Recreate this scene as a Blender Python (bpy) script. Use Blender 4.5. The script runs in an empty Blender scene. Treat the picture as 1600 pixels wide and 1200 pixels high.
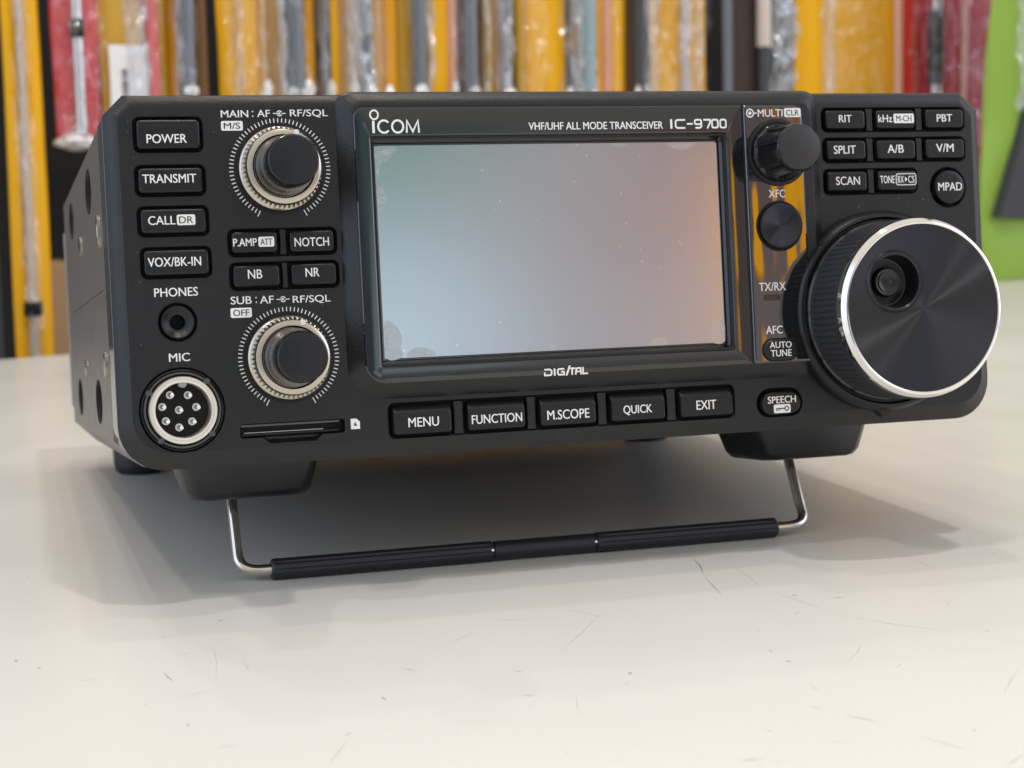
import bpy, bmesh, math, random
from mathutils import Vector, Matrix
R = math.radians
random.seed(7)
scene = bpy.context.scene
col = scene.collection

# ------------------------------------------------------------------ camera, world, lamps, exposure
cam_d = bpy.data.cameras.new('camera')
cam = bpy.data.objects.new('camera', cam_d)
col.objects.link(cam)
scene.camera = cam
cam_d.sensor_width = 36.0
cam_d.lens = 60.586
cam_d.clip_start = 0.01
cam_d.clip_end = 20
cx_, cy_, cz_ = (0.95547, -0.29468, -0.0158), (-0.05195, -0.11525, -0.99198), (0.29049, 0.94862, -0.12543)
m3 = Matrix(((cx_[0], -cy_[0], -cz_[0]), (cx_[1], -cy_[1], -cz_[1]), (cx_[2], -cy_[2], -cz_[2])))
cam.matrix_world = Matrix.Translation((-0.1525, -0.4493, 0.1087)) @ m3.to_4x4()
cam_d.dof.use_dof = True
cam_d.dof.focus_distance = 0.440
cam_d.dof.aperture_fstop = 24

scene.view_settings.view_transform = 'Standard'
scene.view_settings.look = 'None'
scene.view_settings.exposure = 0
scene.view_settings.gamma = 1
scene.view_settings.use_curve_mapping = False

world = bpy.data.worlds.new('World')
scene.world = world
world.use_nodes = True
wn, wl = world.node_tree.nodes, world.node_tree.links
wn.clear()
w_out = wn.new('ShaderNodeOutputWorld')
w_bg = wn.new('ShaderNodeBackground')
w_bg.inputs['Strength'].default_value = 1.06
wl.new(w_bg.outputs[0], w_out.inputs[0])
w_tc = wn.new('ShaderNodeTexCoord')
w_sep = wn.new('ShaderNodeSeparateXYZ')
wl.new(w_tc.outputs['Generated'], w_sep.inputs[0])
w_mr = wn.new('ShaderNodeMapRange')
w_mr.inputs['From Min'].default_value = -1
w_mr.inputs['From Max'].default_value = 1
wl.new(w_sep.outputs['Z'], w_mr.inputs['Value'])
w_ramp = wn.new('ShaderNodeValToRGB')
wl.new(w_mr.outputs[0], w_ramp.inputs[0])
els = w_ramp.color_ramp.elements
els[0].position, els[0].color = 0.0, (.22, .20, .18, 1)
els[1].position, els[1].color = 1.0, (.78, .74, .68, 1)
for pos, c in ((.47, (.46, .445, .43, 1)), (.52, (.60, .59, .575, 1)), (.60, (.60, .59, .575, 1)), (.70, (.66, .64, .60, 1)), (.8, (.80, .77, .72, 1))):
    e = els.new(pos)
    e.color = c
last = w_ramp.outputs[0]
def azel(az, el):
    return (math.sin(R(az)) * math.cos(R(el)), -math.cos(R(az)) * math.cos(R(el)), math.sin(R(el)))
# what the room around the table sends into the glossy parts: (azimuth from the photographer's side, elevation, outer and inner radius in degrees, colour)
for az, el, ro, ri, c in ((-82, 14, 42, 12, (1.25, 1.5, 1.9)), (64, 20, 26, 8, (2.2, 2.35, 2.8)),
                          (0, 8, 16, 6, (.26, .30, .38)), (38, 9, 14, 6, (.50, .40, .37)),
                          (18, 8, 9, 3, (.72, .72, .76)), (10, 14, 9, 1.5, (.34, .56, .52)), (12.2, 6, 6.5, .5, (1.05, 1.32, 1.5)),
                          (23.6, 10.5, 5.2, 1, (.66, .47, .48)), (24.0, 6, 4.6, .5, (.86, .68, .68)),
                          (27.6, 10.6, 1.6, .9, (4.4, 1.95, .05)), (27.7, 8.6, 1.6, .9, (4.2, 1.85, .05)), (26.8, 7.4, .8, .4, (2.4, 1.0, .10)), (27.2, 6.0, 1.3, .7, (3.6, 1.5, .08)), (26.9, 4.4, 1.1, .6, (3.2, 1.3, .12)),
                          (27.3, 13.2, 1.0, .3, (2.0, .75, .2)), (26.3, 9.6, .55, .2, (.5, .22, .1)), (27.9, 7.2, .6, .3, (1.0, .42, .1))):
    d = wn.new('ShaderNodeVectorMath')
    d.operation = 'DOT_PRODUCT'
    wl.new(w_tc.outputs['Generated'], d.inputs[0])
    d.inputs[1].default_value = azel(az, el)
    mr = wn.new('ShaderNodeMapRange')
    mr.interpolation_type = 'SMOOTHSTEP'
    mr.inputs['From Min'].default_value = math.cos(R(ro))
    mr.inputs['From Max'].default_value = math.cos(R(ri))
    wl.new(d.outputs['Value'], mr.inputs['Value'])
    mx = wn.new('ShaderNodeMix')
    mx.data_type = 'RGBA'
    wl.new(mr.outputs[0], mx.inputs['Factor'])
    wl.new(last, mx.inputs['A'])
    mx.inputs['B'].default_value = (*c, 1)
    last = mx.outputs['Result']
wl.new(last, w_bg.inputs['Color'])

def ceiling_spot(x, y, z, power, size, c=(1, .95, .88)):
    d = bpy.data.lights.new('ceiling_spot', 'AREA')
    d.shape = 'DISK'
    d.size = size
    d.energy = power
    d.color = c
    o = bpy.data.objects.new('ceiling_spot', d)
    col.objects.link(o)
    o.location = (x, y, z)
    o.rotation_euler = (Vector((0, 0, 0)) - Vector((x, y, z))).to_track_quat('-Z', 'Y').to_euler()
    return o
ceiling_spot(-.37, 1.57, 2.0, 3.8, .05)
ceiling_spot(-.55, 1.33, 2.0, 3.8, .05)
ceiling_spot(.05, .50, 2.0, 3.4, .05)
ceiling_spot(-.04, .16, 2.0, 3.4, .05)
ceiling_spot(.15, -.55, 2.1, 11.0, .10)
ceiling_spot(-.9, -.7, 2.0, 6.0, .12)

# ------------------------------------------------------------------ materials
def mat(name, color, rough=.5, metal=0., spec=.5, bump=0., bscale=800., coat=0., var=0., aniso=0., detail=3., ior=None, radial=None):
    m = bpy.data.materials.new(name)
    m.use_nodes = True
    n, l = m.node_tree.nodes, m.node_tree.links
    b = n['Principled BSDF']
    b.inputs['Base Color'].default_value = (*color, 1)
    b.inputs['Roughness'].default_value = rough
    b.inputs['Metallic'].default_value = metal
    b.inputs['Specular IOR Level'].default_value = spec
    b.inputs['Coat Weight'].default_value = coat
    b.inputs['Coat Roughness'].default_value = .03
    if ior:
        b.inputs['IOR'].default_value = ior
    tc = n.new('ShaderNodeTexCoord')
    if bump or var:
        nz = n.new('ShaderNodeTexNoise')
        nz.inputs['Scale'].default_value = bscale
        nz.inputs['Detail'].default_value = detail
        l.new(tc.outputs['Object'], nz.inputs['Vector'])
        if bump:
            bp_ = n.new('ShaderNodeBump')
            bp_.inputs['Strength'].default_value = bump
            bp_.inputs['Distance'].default_value = .0003
            l.new(nz.outputs['Fac'], bp_.inputs['Height'])
            l.new(bp_.outputs[0], b.inputs['Normal'])
        if var:
            nz2 = n.new('ShaderNodeTexNoise')
            nz2.inputs['Scale'].default_value = bscale * .08
            nz2.inputs['Detail'].default_value = 5
            l.new(tc.outputs['Object'], nz2.inputs['Vector'])
            mr = n.new('ShaderNodeMapRange')
            mr.inputs['To Min'].default_value = max(0, rough - var)
            mr.inputs['To Max'].default_value = min(1, rough + var)
            l.new(nz2.outputs['Fac'], mr.inputs['Value'])
            l.new(mr.outputs[0], b.inputs['Roughness'])
    if aniso:
        b.inputs['Anisotropic'].default_value = aniso
        tg = n.new('ShaderNodeTangent')
        tg.direction_type = 'RADIAL'
        tg.axis = 'Y'
        l.new(tg.outputs[0], b.inputs['Tangent'])
    return m

M = {}
M['panel'] = mat('panel_plastic', (.0085, .0090, .0110), .32, spec=.45, bump=.35, bscale=2600, var=.08)
M['panel2'] = mat('button_plastic', (.006, .0064, .008), .34, spec=.42, bump=.2, bscale=2600, var=.06)
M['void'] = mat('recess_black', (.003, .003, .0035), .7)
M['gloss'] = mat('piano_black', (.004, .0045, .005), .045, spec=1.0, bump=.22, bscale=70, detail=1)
M['case'] = mat('case_paint', (.15, .132, .118), .36, bump=.45, bscale=1800, var=.08)
M['silver'] = mat('satin_nickel', (.52, .48, .41), .24, metal=1, var=.06, bscale=600)
M['chrome'] = mat('polished_chrome', (.86, .84, .80), .07, metal=1, var=.04, bscale=300)
M['gunmetal'] = mat('dark_metal', (.13, .125, .125), .33, metal=.9, var=.08)
M['spun'] = mat('spun_black_metal', (.062, .064, .073), .46, metal=1, aniso=1.0)
M['knobcap'] = mat('knob_cap', (.010, .011, .015), .30, spec=.4, var=.06)
M['knobside'] = mat('knob_side', (.007, .007, .009), .19)
M['rubber'] = mat('rubber', (.012, .013, .017), .46, bump=.2, bscale=2000)
M['foot'] = mat('foot_plastic', (.008, .009, .012), .33, spec=.5, bump=.1, bscale=2000)
M['white'] = mat('white_print', (.80, .80, .80), .5)
M['ink'] = mat('dark_print', (.03, .03, .035), .5)
M['wire'] = mat('bright_wire', (.62, .58, .52), .16, metal=1, var=.06, bscale=200)
M['pin'] = mat('pin_metal', (.93, .92, .90), .35, metal=.8)
M['smoke'] = mat('smoked_window', (.022, .018, .018), .2)

def mat_lcd():
    m = mat('protective_film_screen', (.43, .435, .44), .09, metal=.92, spec=.6)
    n, l = m.node_tree.nodes, m.node_tree.links
    b = n['Principled BSDF']
    tc = n['Texture Coordinate']
    nz = n.new('ShaderNodeTexNoise')
    nz.inputs['Scale'].default_value = 6000
    l.new(tc.outputs['Object'], nz.inputs['Vector'])
    bp_ = n.new('ShaderNodeBump')
    bp_.inputs['Strength'].default_value = .08
    bp_.inputs['Distance'].default_value = .0001
    l.new(nz.outputs['Fac'], bp_.inputs['Height'])
    l.new(bp_.outputs[0], b.inputs['Normal'])
    # dust specks on the film
    vo = n.new('ShaderNodeTexVoronoi')
    vo.inputs['Scale'].default_value = 260
    l.new(tc.outputs['Object'], vo.inputs['Vector'])
    lt = n.new('ShaderNodeMath')
    lt.operation = 'LESS_THAN'
    lt.inputs[1].default_value = .06
    l.new(vo.outputs['Distance'], lt.inputs[0])
    nz2 = n.new('ShaderNodeTexNoise')
    nz2.inputs['Scale'].default_value = 60
    l.new(tc.outputs['Object'], nz2.inputs['Vector'])
    gt = n.new('ShaderNodeMath')
    gt.operation = 'GREATER_THAN'
    gt.inputs[1].default_value = .52
    l.new(nz2.outputs['Fac'], gt.inputs[0])
    mu = n.new('ShaderNodeMath')
    mu.operation = 'MULTIPLY'
    l.new(lt.outputs[0], mu.inputs[0])
    l.new(gt.outputs[0], mu.inputs[1])
    mx = n.new('ShaderNodeMix')
    mx.data_type = 'RGBA'
    mx.inputs['A'].default_value = (.43, .435, .44, 1)
    mx.inputs['B'].default_value = (.62, .62, .62, 1)
    l.new(mu.outputs[0], mx.inputs['Factor'])
    l.new(mx.outputs['Result'], b.inputs['Base Color'])
    return m
M['lcd'] = mat_lcd()
M['bubble'] = mat('lifted_film', (.475, .475, .48), .20, metal=.82, bump=.3, bscale=700)

def mat_table():
    m = mat('laminate', (.80, .775, .73), .17, spec=.38)
    n, l = m.node_tree.nodes, m.node_tree.links
    b = n['Principled BSDF']
    tc = n['Texture Coordinate']
    a = n.new('ShaderNodeTexNoise')
    a.inputs['Scale'].default_value = 14
    a.inputs['Detail'].default_value = 6
    l.new(tc.outputs['Object'], a.inputs['Vector'])
    mr = n.new('ShaderNodeMapRange')
    mr.inputs['From Min'].default_value = .3
    mr.inputs['From Max'].default_value = .7
    mr.inputs['To Min'].default_value = .27
    mr.inputs['To Max'].default_value = .36
    l.new(a.outputs['Fac'], mr.inputs['Value'])
    l.new(mr.outputs[0], b.inputs['Roughness'])
    cr = n.new('ShaderNodeMix')
    cr.data_type = 'RGBA'
    cr.inputs['A'].default_value = (.785, .765, .715, 1)
    cr.inputs['B'].default_value = (.755, .735, .69, 1)
    l.new(a.outputs['Fac'], cr.inputs['Factor'])
    # faint scuffs: stretched noise in two directions, only the crests
    prev = cr.outputs['Result']
    for ang, sc, th in ((35, 60, .735), (-50, 75, .745), (8, 50, .74)):
        mp = n.new('ShaderNodeMapping')
        mp.inputs['Rotation'].default_value = (0, 0, R(ang))
        mp.inputs['Scale'].default_value = (.06, 4.5, 1)
        l.new(tc.outputs['Object'], mp.inputs['Vector'])
        z = n.new('ShaderNodeTexNoise')
        z.inputs['Scale'].default_value = sc
        z.inputs['Detail'].default_value = 2
        l.new(mp.outputs[0], z.inputs['Vector'])
        k = n.new('ShaderNodeMapRange')
        k.inputs['From Min'].default_value = th
        k.inputs['From Max'].default_value = th + .05
        k.inputs['To Max'].default_value = .35
        l.new(z.outputs['Fac'], k.inputs['Value'])
        mx = n.new('ShaderNodeMix')
        mx.data_type = 'RGBA'
        mx.inputs['B'].default_value = (.50, .47, .43, 1)
        l.new(k.outputs[0], mx.inputs['Factor'])
        l.new(prev, mx.inputs['A'])
        prev = mx.outputs['Result']
    g = n.new('ShaderNodeTexNoise')      # fine printed grain of the laminate
    g.inputs['Scale'].default_value = 1400
    g.inputs['Detail'].default_value = 2
    l.new(tc.outputs['Object'], g.inputs['Vector'])
    gm = n.new('ShaderNodeMapRange')
    gm.inputs['From Min'].default_value = .35
    gm.inputs['From Max'].default_value = .65
    gm.inputs['To Max'].default_value = .30
    l.new(g.outputs['Fac'], gm.inputs['Value'])
    gx = n.new('ShaderNodeMix')
    gx.data_type = 'RGBA'
    gx.inputs['B'].default_value = (.62, .60, .55, 1)
    l.new(gm.outputs[0], gx.inputs['Factor'])
    l.new(prev, gx.inputs['A'])
    l.new(gx.outputs['Result'], b.inputs['Base Color'])
    f = n.new('ShaderNodeTexNoise')
    f.inputs['Scale'].default_value = 900
    f.inputs['Detail'].default_value = 3
    l.new(tc.outputs['Object'], f.inputs['Vector'])
    bp_ = n.new('ShaderNodeBump')
    bp_.inputs['Strength'].default_value = .05
    bp_.inputs['Distance'].default_value = .0002
    l.new(f.outputs['Fac'], bp_.inputs['Height'])
    l.new(bp_.outputs[0], b.inputs['Normal'])
    return m
M['table'] = mat_table()
M['scratch'] = mat('scratch_dirt', (.46, .435, .40), .6)
M['scratch_dark'] = mat('scratch_dark', (.22, .205, .19), .6)

def mat_film(name, tint, fac, rough=.12, diff=.15):
    m = bpy.data.materials.new(name)
    m.use_nodes = True
    n, l = m.node_tree.nodes, m.node_tree.links
    n.clear()
    out = n.new('ShaderNodeOutputMaterial')
    tr = n.new('ShaderNodeBsdfTransparent')
    tr.inputs[0].default_value = (*[min(1, .6 + .4 * c) for c in tint], 1)
    gl = n.new('ShaderNodeBsdfGlossy')
    gl.inputs['Roughness'].default_value = rough
    gl.inputs['Color'].default_value = (1, 1, 1, 1)
    df = n.new('ShaderNodeBsdfDiffuse')
    df.inputs[0].default_value = (*tint, 1)
    a = n.new('ShaderNodeMixShader')
    a.inputs[0].default_value = diff
    b = n.new('ShaderNodeMixShader')
    tc = n.new('ShaderNodeTexCoord')
    nz = n.new('ShaderNodeTexNoise')
    nz.inputs['Scale'].default_value = 38
    nz.inputs['Detail'].default_value = 2
    nz.inputs['Distortion'].default_value = .6
    mp = n.new('ShaderNodeMapping')
    mp.inputs['Scale'].default_value = (1.6, 1.6, .45)
    l.new(tc.outputs['Object'], mp.inputs['Vector'])
    l.new(mp.outputs[0], nz.inputs['Vector'])
    bp_ = n.new('ShaderNodeBump')
    bp_.inputs['Strength'].default_value = 1.0
    bp_.inputs['Distance'].default_value = .016
    l.new(nz.outputs['Fac'], bp_.inputs['Height'])
    l.new(bp_.outputs[0], gl.inputs['Normal'])
    b.inputs[0].default_value = fac
    l.new(gl.outputs[0], a.inputs[1])
    l.new(df.outputs[0], a.inputs[2])
    l.new(tr.outputs[0], b.inputs[1])
    l.new(a.outputs[0], b.inputs[2])
    l.new(b.outputs[0], out.inputs[0])
    return m
M['film'] = mat_film('clear_film', (.92, .92, .95), .10, .12, .0)
M['film_white_glint'] = mat_film('milky_glint_film', (.85, .86, .92), .34, .14, .4)  # white mixed into the film colour as painted glints and pale stripes
M['film_blue'] = mat_film('bluish_film', (.70, .80, .90), .40, .12, .4)
M['crimp'] = mat_film('crimped_film', (.95, .93, .90), .72, .18, .55)
COL = dict(yellow=(.86, .44, .006), amber=(.74, .33, .008), ochre=(.58, .34, .05), tan=(.62, .38, .17), brown=(.17, .085, .035), darkbrown=(.045, .028, .022),
           red=(.60, .035, .055), crimson=(.48, .022, .055), scarlet=(.66, .045, .03), pinkred=(.72, .13, .13), olive=(.12, .10, .03), black=(.006, .006, .006),
           green=(.22, .46, .045), grey=(.16, .18, .21), dgrey=(.075, .08, .09), teal=(.20, .28, .31), beige=(.42, .26, .13), paper=(.80, .80, .80), pink=(.75, .42, .33))
for k_, c_ in COL.items():
    M['c_' + k_] = mat('card_' + k_, c_, .5, spec=.25, var=.12, bscale=120)
M['rod_grey'] = mat('rod_grey', (.17, .185, .21), .22, metal=.3, var=.1, bscale=100)
M['rod_dark'] = mat('rod_dark', (.05, .052, .06), .36, var=.1, bscale=100)
M['rod_chrome'] = mat('rod_chrome', (.72, .73, .75), .14, metal=1, var=.08, bscale=100)
M['rod_teal'] = mat('rod_teal', (.30, .40, .43), .3, metal=.2, var=.1, bscale=100)
M['wallm'] = mat('wall_dark', (.012, .011, .010), .8)

# ------------------------------------------------------------------ mesh helpers
def link(name, me, m=None, parent=None, sharp=35):
    o = bpy.data.objects.new(name, me)
    col.objects.link(o)
    if m is not None:
        me.materials.clear()
        me.materials.append(m)
    if sharp:
        me.shade_smooth()
        me.set_sharp_from_angle(angle=R(sharp))
        for p in me.polygons:          # big flat faces keep their own normal
            if len(p.vertices) > 4:
                p.use_smooth = False
    if parent is not None:
        o.parent = parent
    return o
class MB:
    """collects vertices (millimetres) and faces of one mesh"""
    def __init__(s, org=(0, 0, 0)):
        s.v, s.f, s.o = [], [], org
    def add(s, pts, faces):
        k = len(s.v)
        s.v += [((p[0] - s.o[0]) * .001, (p[1] - s.o[1]) * .001, (p[2] - s.o[2]) * .001) for p in pts]
        s.f += [tuple(k + i for i in f) for f in faces]
    def loft(s, rings, cap0=True, cap1=True, closed=True):
        n = len(rings[0])
        pts = [p for r in rings for p in r]
        fs = []
        for i in range(len(rings) - 1):
            for j in range(n if closed else n - 1):
                a, b = i * n + j, i * n + (j + 1) % n
                fs.append((a, b, b + n, a + n))
        if cap0:
            fs.append(tuple(range(n))[::-1])
        if cap1:
            fs.append(tuple(range((len(rings) - 1) * n, len(rings) * n)))
        s.add(pts, fs)
        return s
    def mesh(s, name):
        me = bpy.data.meshes.new(name)
        me.from_pydata(s.v, [], s.f)
        bm = bmesh.new()
        bm.from_mesh(me)
        bmesh.ops.recalc_face_normals(bm, faces=bm.faces)
        bm.to_mesh(me)
        bm.free()
        return me
    def build(s, name, m, parent=None, sharp=35):
        return link(name, s.mesh(name), m, parent, sharp)
ORG = (119.5, 28.0, -32.7)          # panel millimetres -> the transceiver's own origin (where its stand touches the table)
def RB():
    return MB(ORG)

def outline(l, r, b, t, y, corners, n=7):
    """ring in the xz plane; corners tl, tr, br, bl = (kind, size), kind 'r' round or 'c' chamfer"""
    out = []
    for (kx, kz, a0), (kind, q) in zip(((l, t, 180), (r, t, 90), (r, b, 0), (l, b, -90)), corners):
        sx, sz = (1 if kx == l else -1), (-1 if kz == t else 1)
        c = (kx + sx * q, kz + sz * q)
        for i in range(n):
            u = i / (n - 1)
            if kind == 'r':
                a = R(a0 - 90 * u)
                out.append((c[0] + q * math.cos(a), y, c[1] + q * math.sin(a)))
            else:
                p0 = (c[0] + q * math.cos(R(a0)), c[1] + q * math.sin(R(a0)))
                p1 = (c[0] + q * math.cos(R(a0 - 90)), c[1] + q * math.sin(R(a0 - 90)))
                out.append((p0[0] + (p1[0] - p0[0]) * u, y, p0[1] + (p1[1] - p0[1]) * u))
    return out
def rr(cx, cz, w, h, r, y, n=7):
    r = max(.02, min(r, w / 2 - .001, h / 2 - .001))
    return outline(cx - w / 2, cx + w / 2, cz - h / 2, cz + h / 2, y, [('r', r)] * 4, n)
def lathe(cx, cz, prof, seg=96, cap0=True, cap1=True, mod=None):
    rings = []
    for i, (r, y) in enumerate(prof):
        rings.append([(cx + (r + (mod(j, i) if mod else 0)) * math.cos(2 * math.pi * j / seg), y, cz + (r + (mod(j, i) if mod else 0)) * math.sin(2 * math.pi * j / seg)) for j in range(seg)])
    return rings
def text_mesh(s, bold=0.):
    cu = bpy.data.curves.new('t', 'FONT')
    cu.body = s
    cu.size = 1
    cu.offset = bold
    cu.resolution_u = 4
    o = bpy.data.objects.new('t', cu)
    col.objects.link(o)
    dg = bpy.context.evaluated_depsgraph_get()
    me = bpy.data.meshes.new_from_object(o.evaluated_get(dg))
    vs = [tuple(v.co) for v in me.vertices]
    fs = [tuple(p.vertices) for p in me.polygons]
    bpy.data.objects.remove(o)
    bpy.data.curves.remove(cu)
    bpy.data.meshes.remove(me)
    return vs, fs
def put_text(mb, s, x0, x1, z0, z1, y, bold=0.03):
    vs, fs = text_mesh(s)
    ax, bx = min(v[0] for v in vs), max(v[0] for v in vs)
    az, bz = min(v[1] for v in vs), max(v[1] for v in vs)
    for k, dx in enumerate((-bold, bold)):
        mb.add([(x0 + bold + dx + (v[0] - ax) / (bx - ax) * (x1 - x0 - 2 * bold), y - .003 * k, z0 + (v[1] - az) / (bz - az) * (z1 - z0)) for v in vs], fs)
def flat_poly(mb, pts, y):
    mb.add([(p[0], y, p[1]) for p in pts], [tuple(range(len(pts)))])
def stroke(mb, pts, w, y, th=.05, closed=False):
    """a flat printed line of width w through pts (xz), mitred, with a hair of thickness"""
    n = len(pts)
    L = []
    for i in range(n):
        p = Vector(pts[i])
        a = Vector(pts[(i - 1) % n]) if (closed or i > 0) else None
        b = Vector(pts[(i + 1) % n]) if (closed or i < n - 1) else None
        d1 = (p - a).normalized() if a is not None else None
        d2 = (b - p).normalized() if b is not None else None
        if d1 is None: d1 = d2
        if d2 is None: d2 = d1
        n1, n2 = Vector((-d1.y, d1.x)), Vector((-d2.y, d2.x))
        mi = (n1 + n2)
        mi = n1 if mi.length < 1e-6 else mi.normalized()
        k = min(2.0, 1 / max(.3, mi.dot(n1)))
        L.append((p + mi * w / 2 * k, p - mi * w / 2 * k))
    v, f = [], []
    for a, b in L:
        v += [(a.x, y, a.y), (b.x, y, b.y)]
    m_ = n if closed else n - 1
    for i in range(m_):
        j = (i + 1) % n
        f.append((2 * i, 2 * j, 2 * j + 1, 2 * i + 1))
    mb.add(v, f)
def arc(cx, cz, rx, rz, a0, a1, n=24):
    return [(cx + rx * math.cos(R(a0 + (a1 - a0) * i / n)), cz + rz * math.sin(R(a0 + (a1 - a0) * i / n))) for i in range(n + 1)]
def boolean(me, cutters):
    """difference of a mesh and a list of closed meshes, evaluated into a new mesh"""
    a = bpy.data.objects.new('a', me)
    col.objects.link(a)
    tmp = []
    for c in cutters:
        o = bpy.data.objects.new('b', c)
        col.objects.link(o)
        tmp.append(o)
        md = a.modifiers.new('m', 'BOOLEAN')
        md.operation = 'DIFFERENCE'
        md.solver = 'EXACT'
        md.object = o
    dg = bpy.context.evaluated_depsgraph_get()
    dg.update()
    out = bpy.data.meshes.new_from_object(a.evaluated_get(dg))
    bpy.data.objects.remove(a)
    for o in tmp:
        bpy.data.objects.remove(o)
    return out
def tube(mb, pts, r, seg=16):
    P = [Vector(p) for p in pts]
    rings = []
    up = Vector((0, 1, 0))
    for i, p in enumerate(P):
        d = (P[min(i + 1, len(P) - 1)] - P[max(i - 1, 0)]).normalized()
        u = d.cross(up)
        u = u.normalized() if u.length > 1e-3 else Vector((1, 0, 0))
        w = d.cross(u).normalized()
        rings.append([tuple(p + u * r * math.cos(2 * math.pi * j / seg) + w * r * math.sin(2 * math.pi * j / seg)) for j in range(seg)])
    mb.loft(rings)
    return mb
def thing(name, label, cat, loc=(0, 0, 0), rot=(0, 0, 0), group=None):
    o = bpy.data.objects.new(name, None)
    o.empty_display_size = .01
    col.objects.link(o)
    o.location, o.rotation_euler = loc, rot
    o['label'], o['category'] = label, cat
    if group:
        o['group'] = group
    return o
def lab(o, s):
    o['label'] = s
    return o

# ------------------------------------------------------------------ table and wall
EX, EY = 0.94527, 0.32628            # direction of the table's far edge
NX, NY = -EY, EX
E0 = (-145.0, 607.9)
def along(s, off, z):
    return (E0[0] + EX * s + NX * off, E0[1] + EY * s + NY * off, z)
table = thing('table', 'white laminate table with fine scratches under the black transceiver', 'table', (0, 0, 0))
far_l, far_r = along(-700, 0, 0), along(1500, 0, 0)
quad = [(far_l[0], far_l[1]), (far_r[0], far_r[1]), (1500, -900), (-1100, -900)]
tb = MB()
def inset_quad(d):
    c = Vector((sum(q[0] for q in quad) / 4, sum(q[1] for q in quad) / 4))
    return [tuple(Vector(q) - (Vector(q) - c).normalized() * d) for q in quad]
tb.loft([[(x, y, -32) for x, y in quad], [(x, y, -1.2) for x, y in quad], [(x, y, -.3) for x, y in inset_quad(.5)], [(x, y, 0) for x, y in inset_quad(1.4)]])
tb.build('tabletop', M['table'], table)
leg = MB()
for (lx, ly) in ((-640, -600), (1000, -600), (1000, 700), (-640, 330)):
    leg = MB()
    leg.loft([[(lx - 25, ly - 25, z), (lx + 25, ly - 25, z), (lx + 25, ly + 25, z), (lx - 25, ly + 25, z)] for z in (-720, -33)])
    leg.build('leg', M['gunmetal'], table)
SEG = [((32.1, -14.2), (26.4, -36.3), .45), ((26.4, -36.3), (22.2, -58.1), .7), ((37.9, -27.2), (34.6, -54.3), .3), ((34.6, -54.3), (41.0, -83.8), .25), ((41.0, -83.8), (58.2, -107.4), .3),
       ((46.0, -69.2), (51.1, -69.7), .4), ((-20.8, -54.1), (-13.6, -66.6), .2), ((-33.8, -92.6), (-12.2, -62.6), .25), ((-50.4, -119.0), (-47.5, -120.1), .8), ((-44.7, -103.2), (-47.0, -101.4), .6),
       ((11.2, -115.0), (13.0, -116.2), .7), ((22.0, -122.7), (35.7, -106.0), .2), ((31.6, -127.7), (34.1, -126.1), .4), ((16.1, -90.0), (17.2, -91.0), .5), ((2.1, -145.4), (3.7, -147.7), .4),
       ((5.6, -152.3), (10.5, -159.9), .3), ((12.5, -168.7), (17.8, -180.2), .35), ((18.5, -189.5), (26.0, -184.2), .35), ((-4.8, -165.6), (-1.0, -168.5), .3), ((-13.0, -156.3), (-11.3, -156.9), .6),
       ((-24.8, -170.4), (-19.7, -170.4), .4), ((-28.2, -120.1), (-25.9, -118.0), .3), ((-90.1, -131.8), (-88.5, -130.3), .8), ((-97.0, -148.2), (-89.1, -132.1), .25), ((-105.8, -53.5), (-109.4, -89.5), .15),
       ((-119.1, -75.9), (-117.7, -84.5), .35), ((-114.3, -63.4), (-111.4, -62.8), .3), ((-137.6, -76.7), (-132.8, -76.0), .25), ((-102.3, -37.8), (-100.2, -36.1), .7), ((-56.5, -77.5), (-45.2, -67.1), .2),
       ((-78.0, -109.4), (-77.4, -112.9), .45), ((65.2, -108.3), (66.7, -110.0), .6), ((-38.8, -120.0), (-43.8, -136.1), .15), ((8.6, -132.6), (8.4, -137.2), .2), ((41.0, -153.7), (56.8, -136.5), .2),
       ((-118.0, -114.3), (-118.5, -115.0), .8), ((88.6, -27.5), (85.8, -58.9), .15), ((-114.5, -130.4), (-110.8, -130.2), .3), ((-101.4, -74.6), (-101.2, -82.5), .2), ((48.0, 25.7), (50.0, 23.0), .5)]
for _ in range(40):
    x, y = random.uniform(-150, 150), random.uniform(-190, 40)
    a, L_ = random.uniform(0, 6.28), random.choice((.6, .9, 2, 4, 9))
    SEG.append(((x, y), (x + L_ * math.cos(a), y + L_ * math.sin(a)), random.uniform(.1, .3)))
for nm, m_, sel in (('scratches', M['scratch'], lambda i: i % 5), ('scuff_marks', M['scratch_dark'], lambda i: not i % 5)):
    sb = MB()
    for i, (a, b, w) in enumerate(SEG):
        if not sel(i):
            continue
        a, b = Vector(a), Vector(b)
        d = (b - a).normalized()
        nrm = Vector((-d.y, d.x)) * w * .42
        mid = (a + b) / 2 + Vector((-d.y, d.x)) * random.uniform(-.04, .04) * (b - a).length
        z = .02 + .002 * i * .1
        pts = [(*a, z), (*(mid + nrm), z), (*b, z), (*(mid - nrm), z)]
        sb.add(pts, [(0, 1, 2, 3)])
    for k in range(26 if nm == 'scratches' else 10):
        x, y, r_ = random.uniform(-150, 120), random.uniform(-190, 60), random.uniform(.2, .5)
        sb.add([(x + r_ * math.cos(t * 1.047) * random.uniform(.6, 1.4), y + r_ * math.sin(t * 1.047) * random.uniform(.6, 1.4), .045 + .002 * k) for t in range(6)], [tuple(range(6))])
    sb.build(nm, m_, table, sharp=0)['kind'] = 'stuff'
wall = MB()
wall.loft([[along(-900, 260, z), along(1900, 260, z), along(1900, 300, z), along(-900, 300, z)] for z in (-760, 900)])
wo = wall.build('back_wall', M['wallm'])
wo['kind'] = 'structure'
fl = MB()
fl.loft([[(-3000, -2500, z), (3000, -2500, z), (3000, 2600, z), (-3000, 2600, z)] for z in (-800, -722)])
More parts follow.
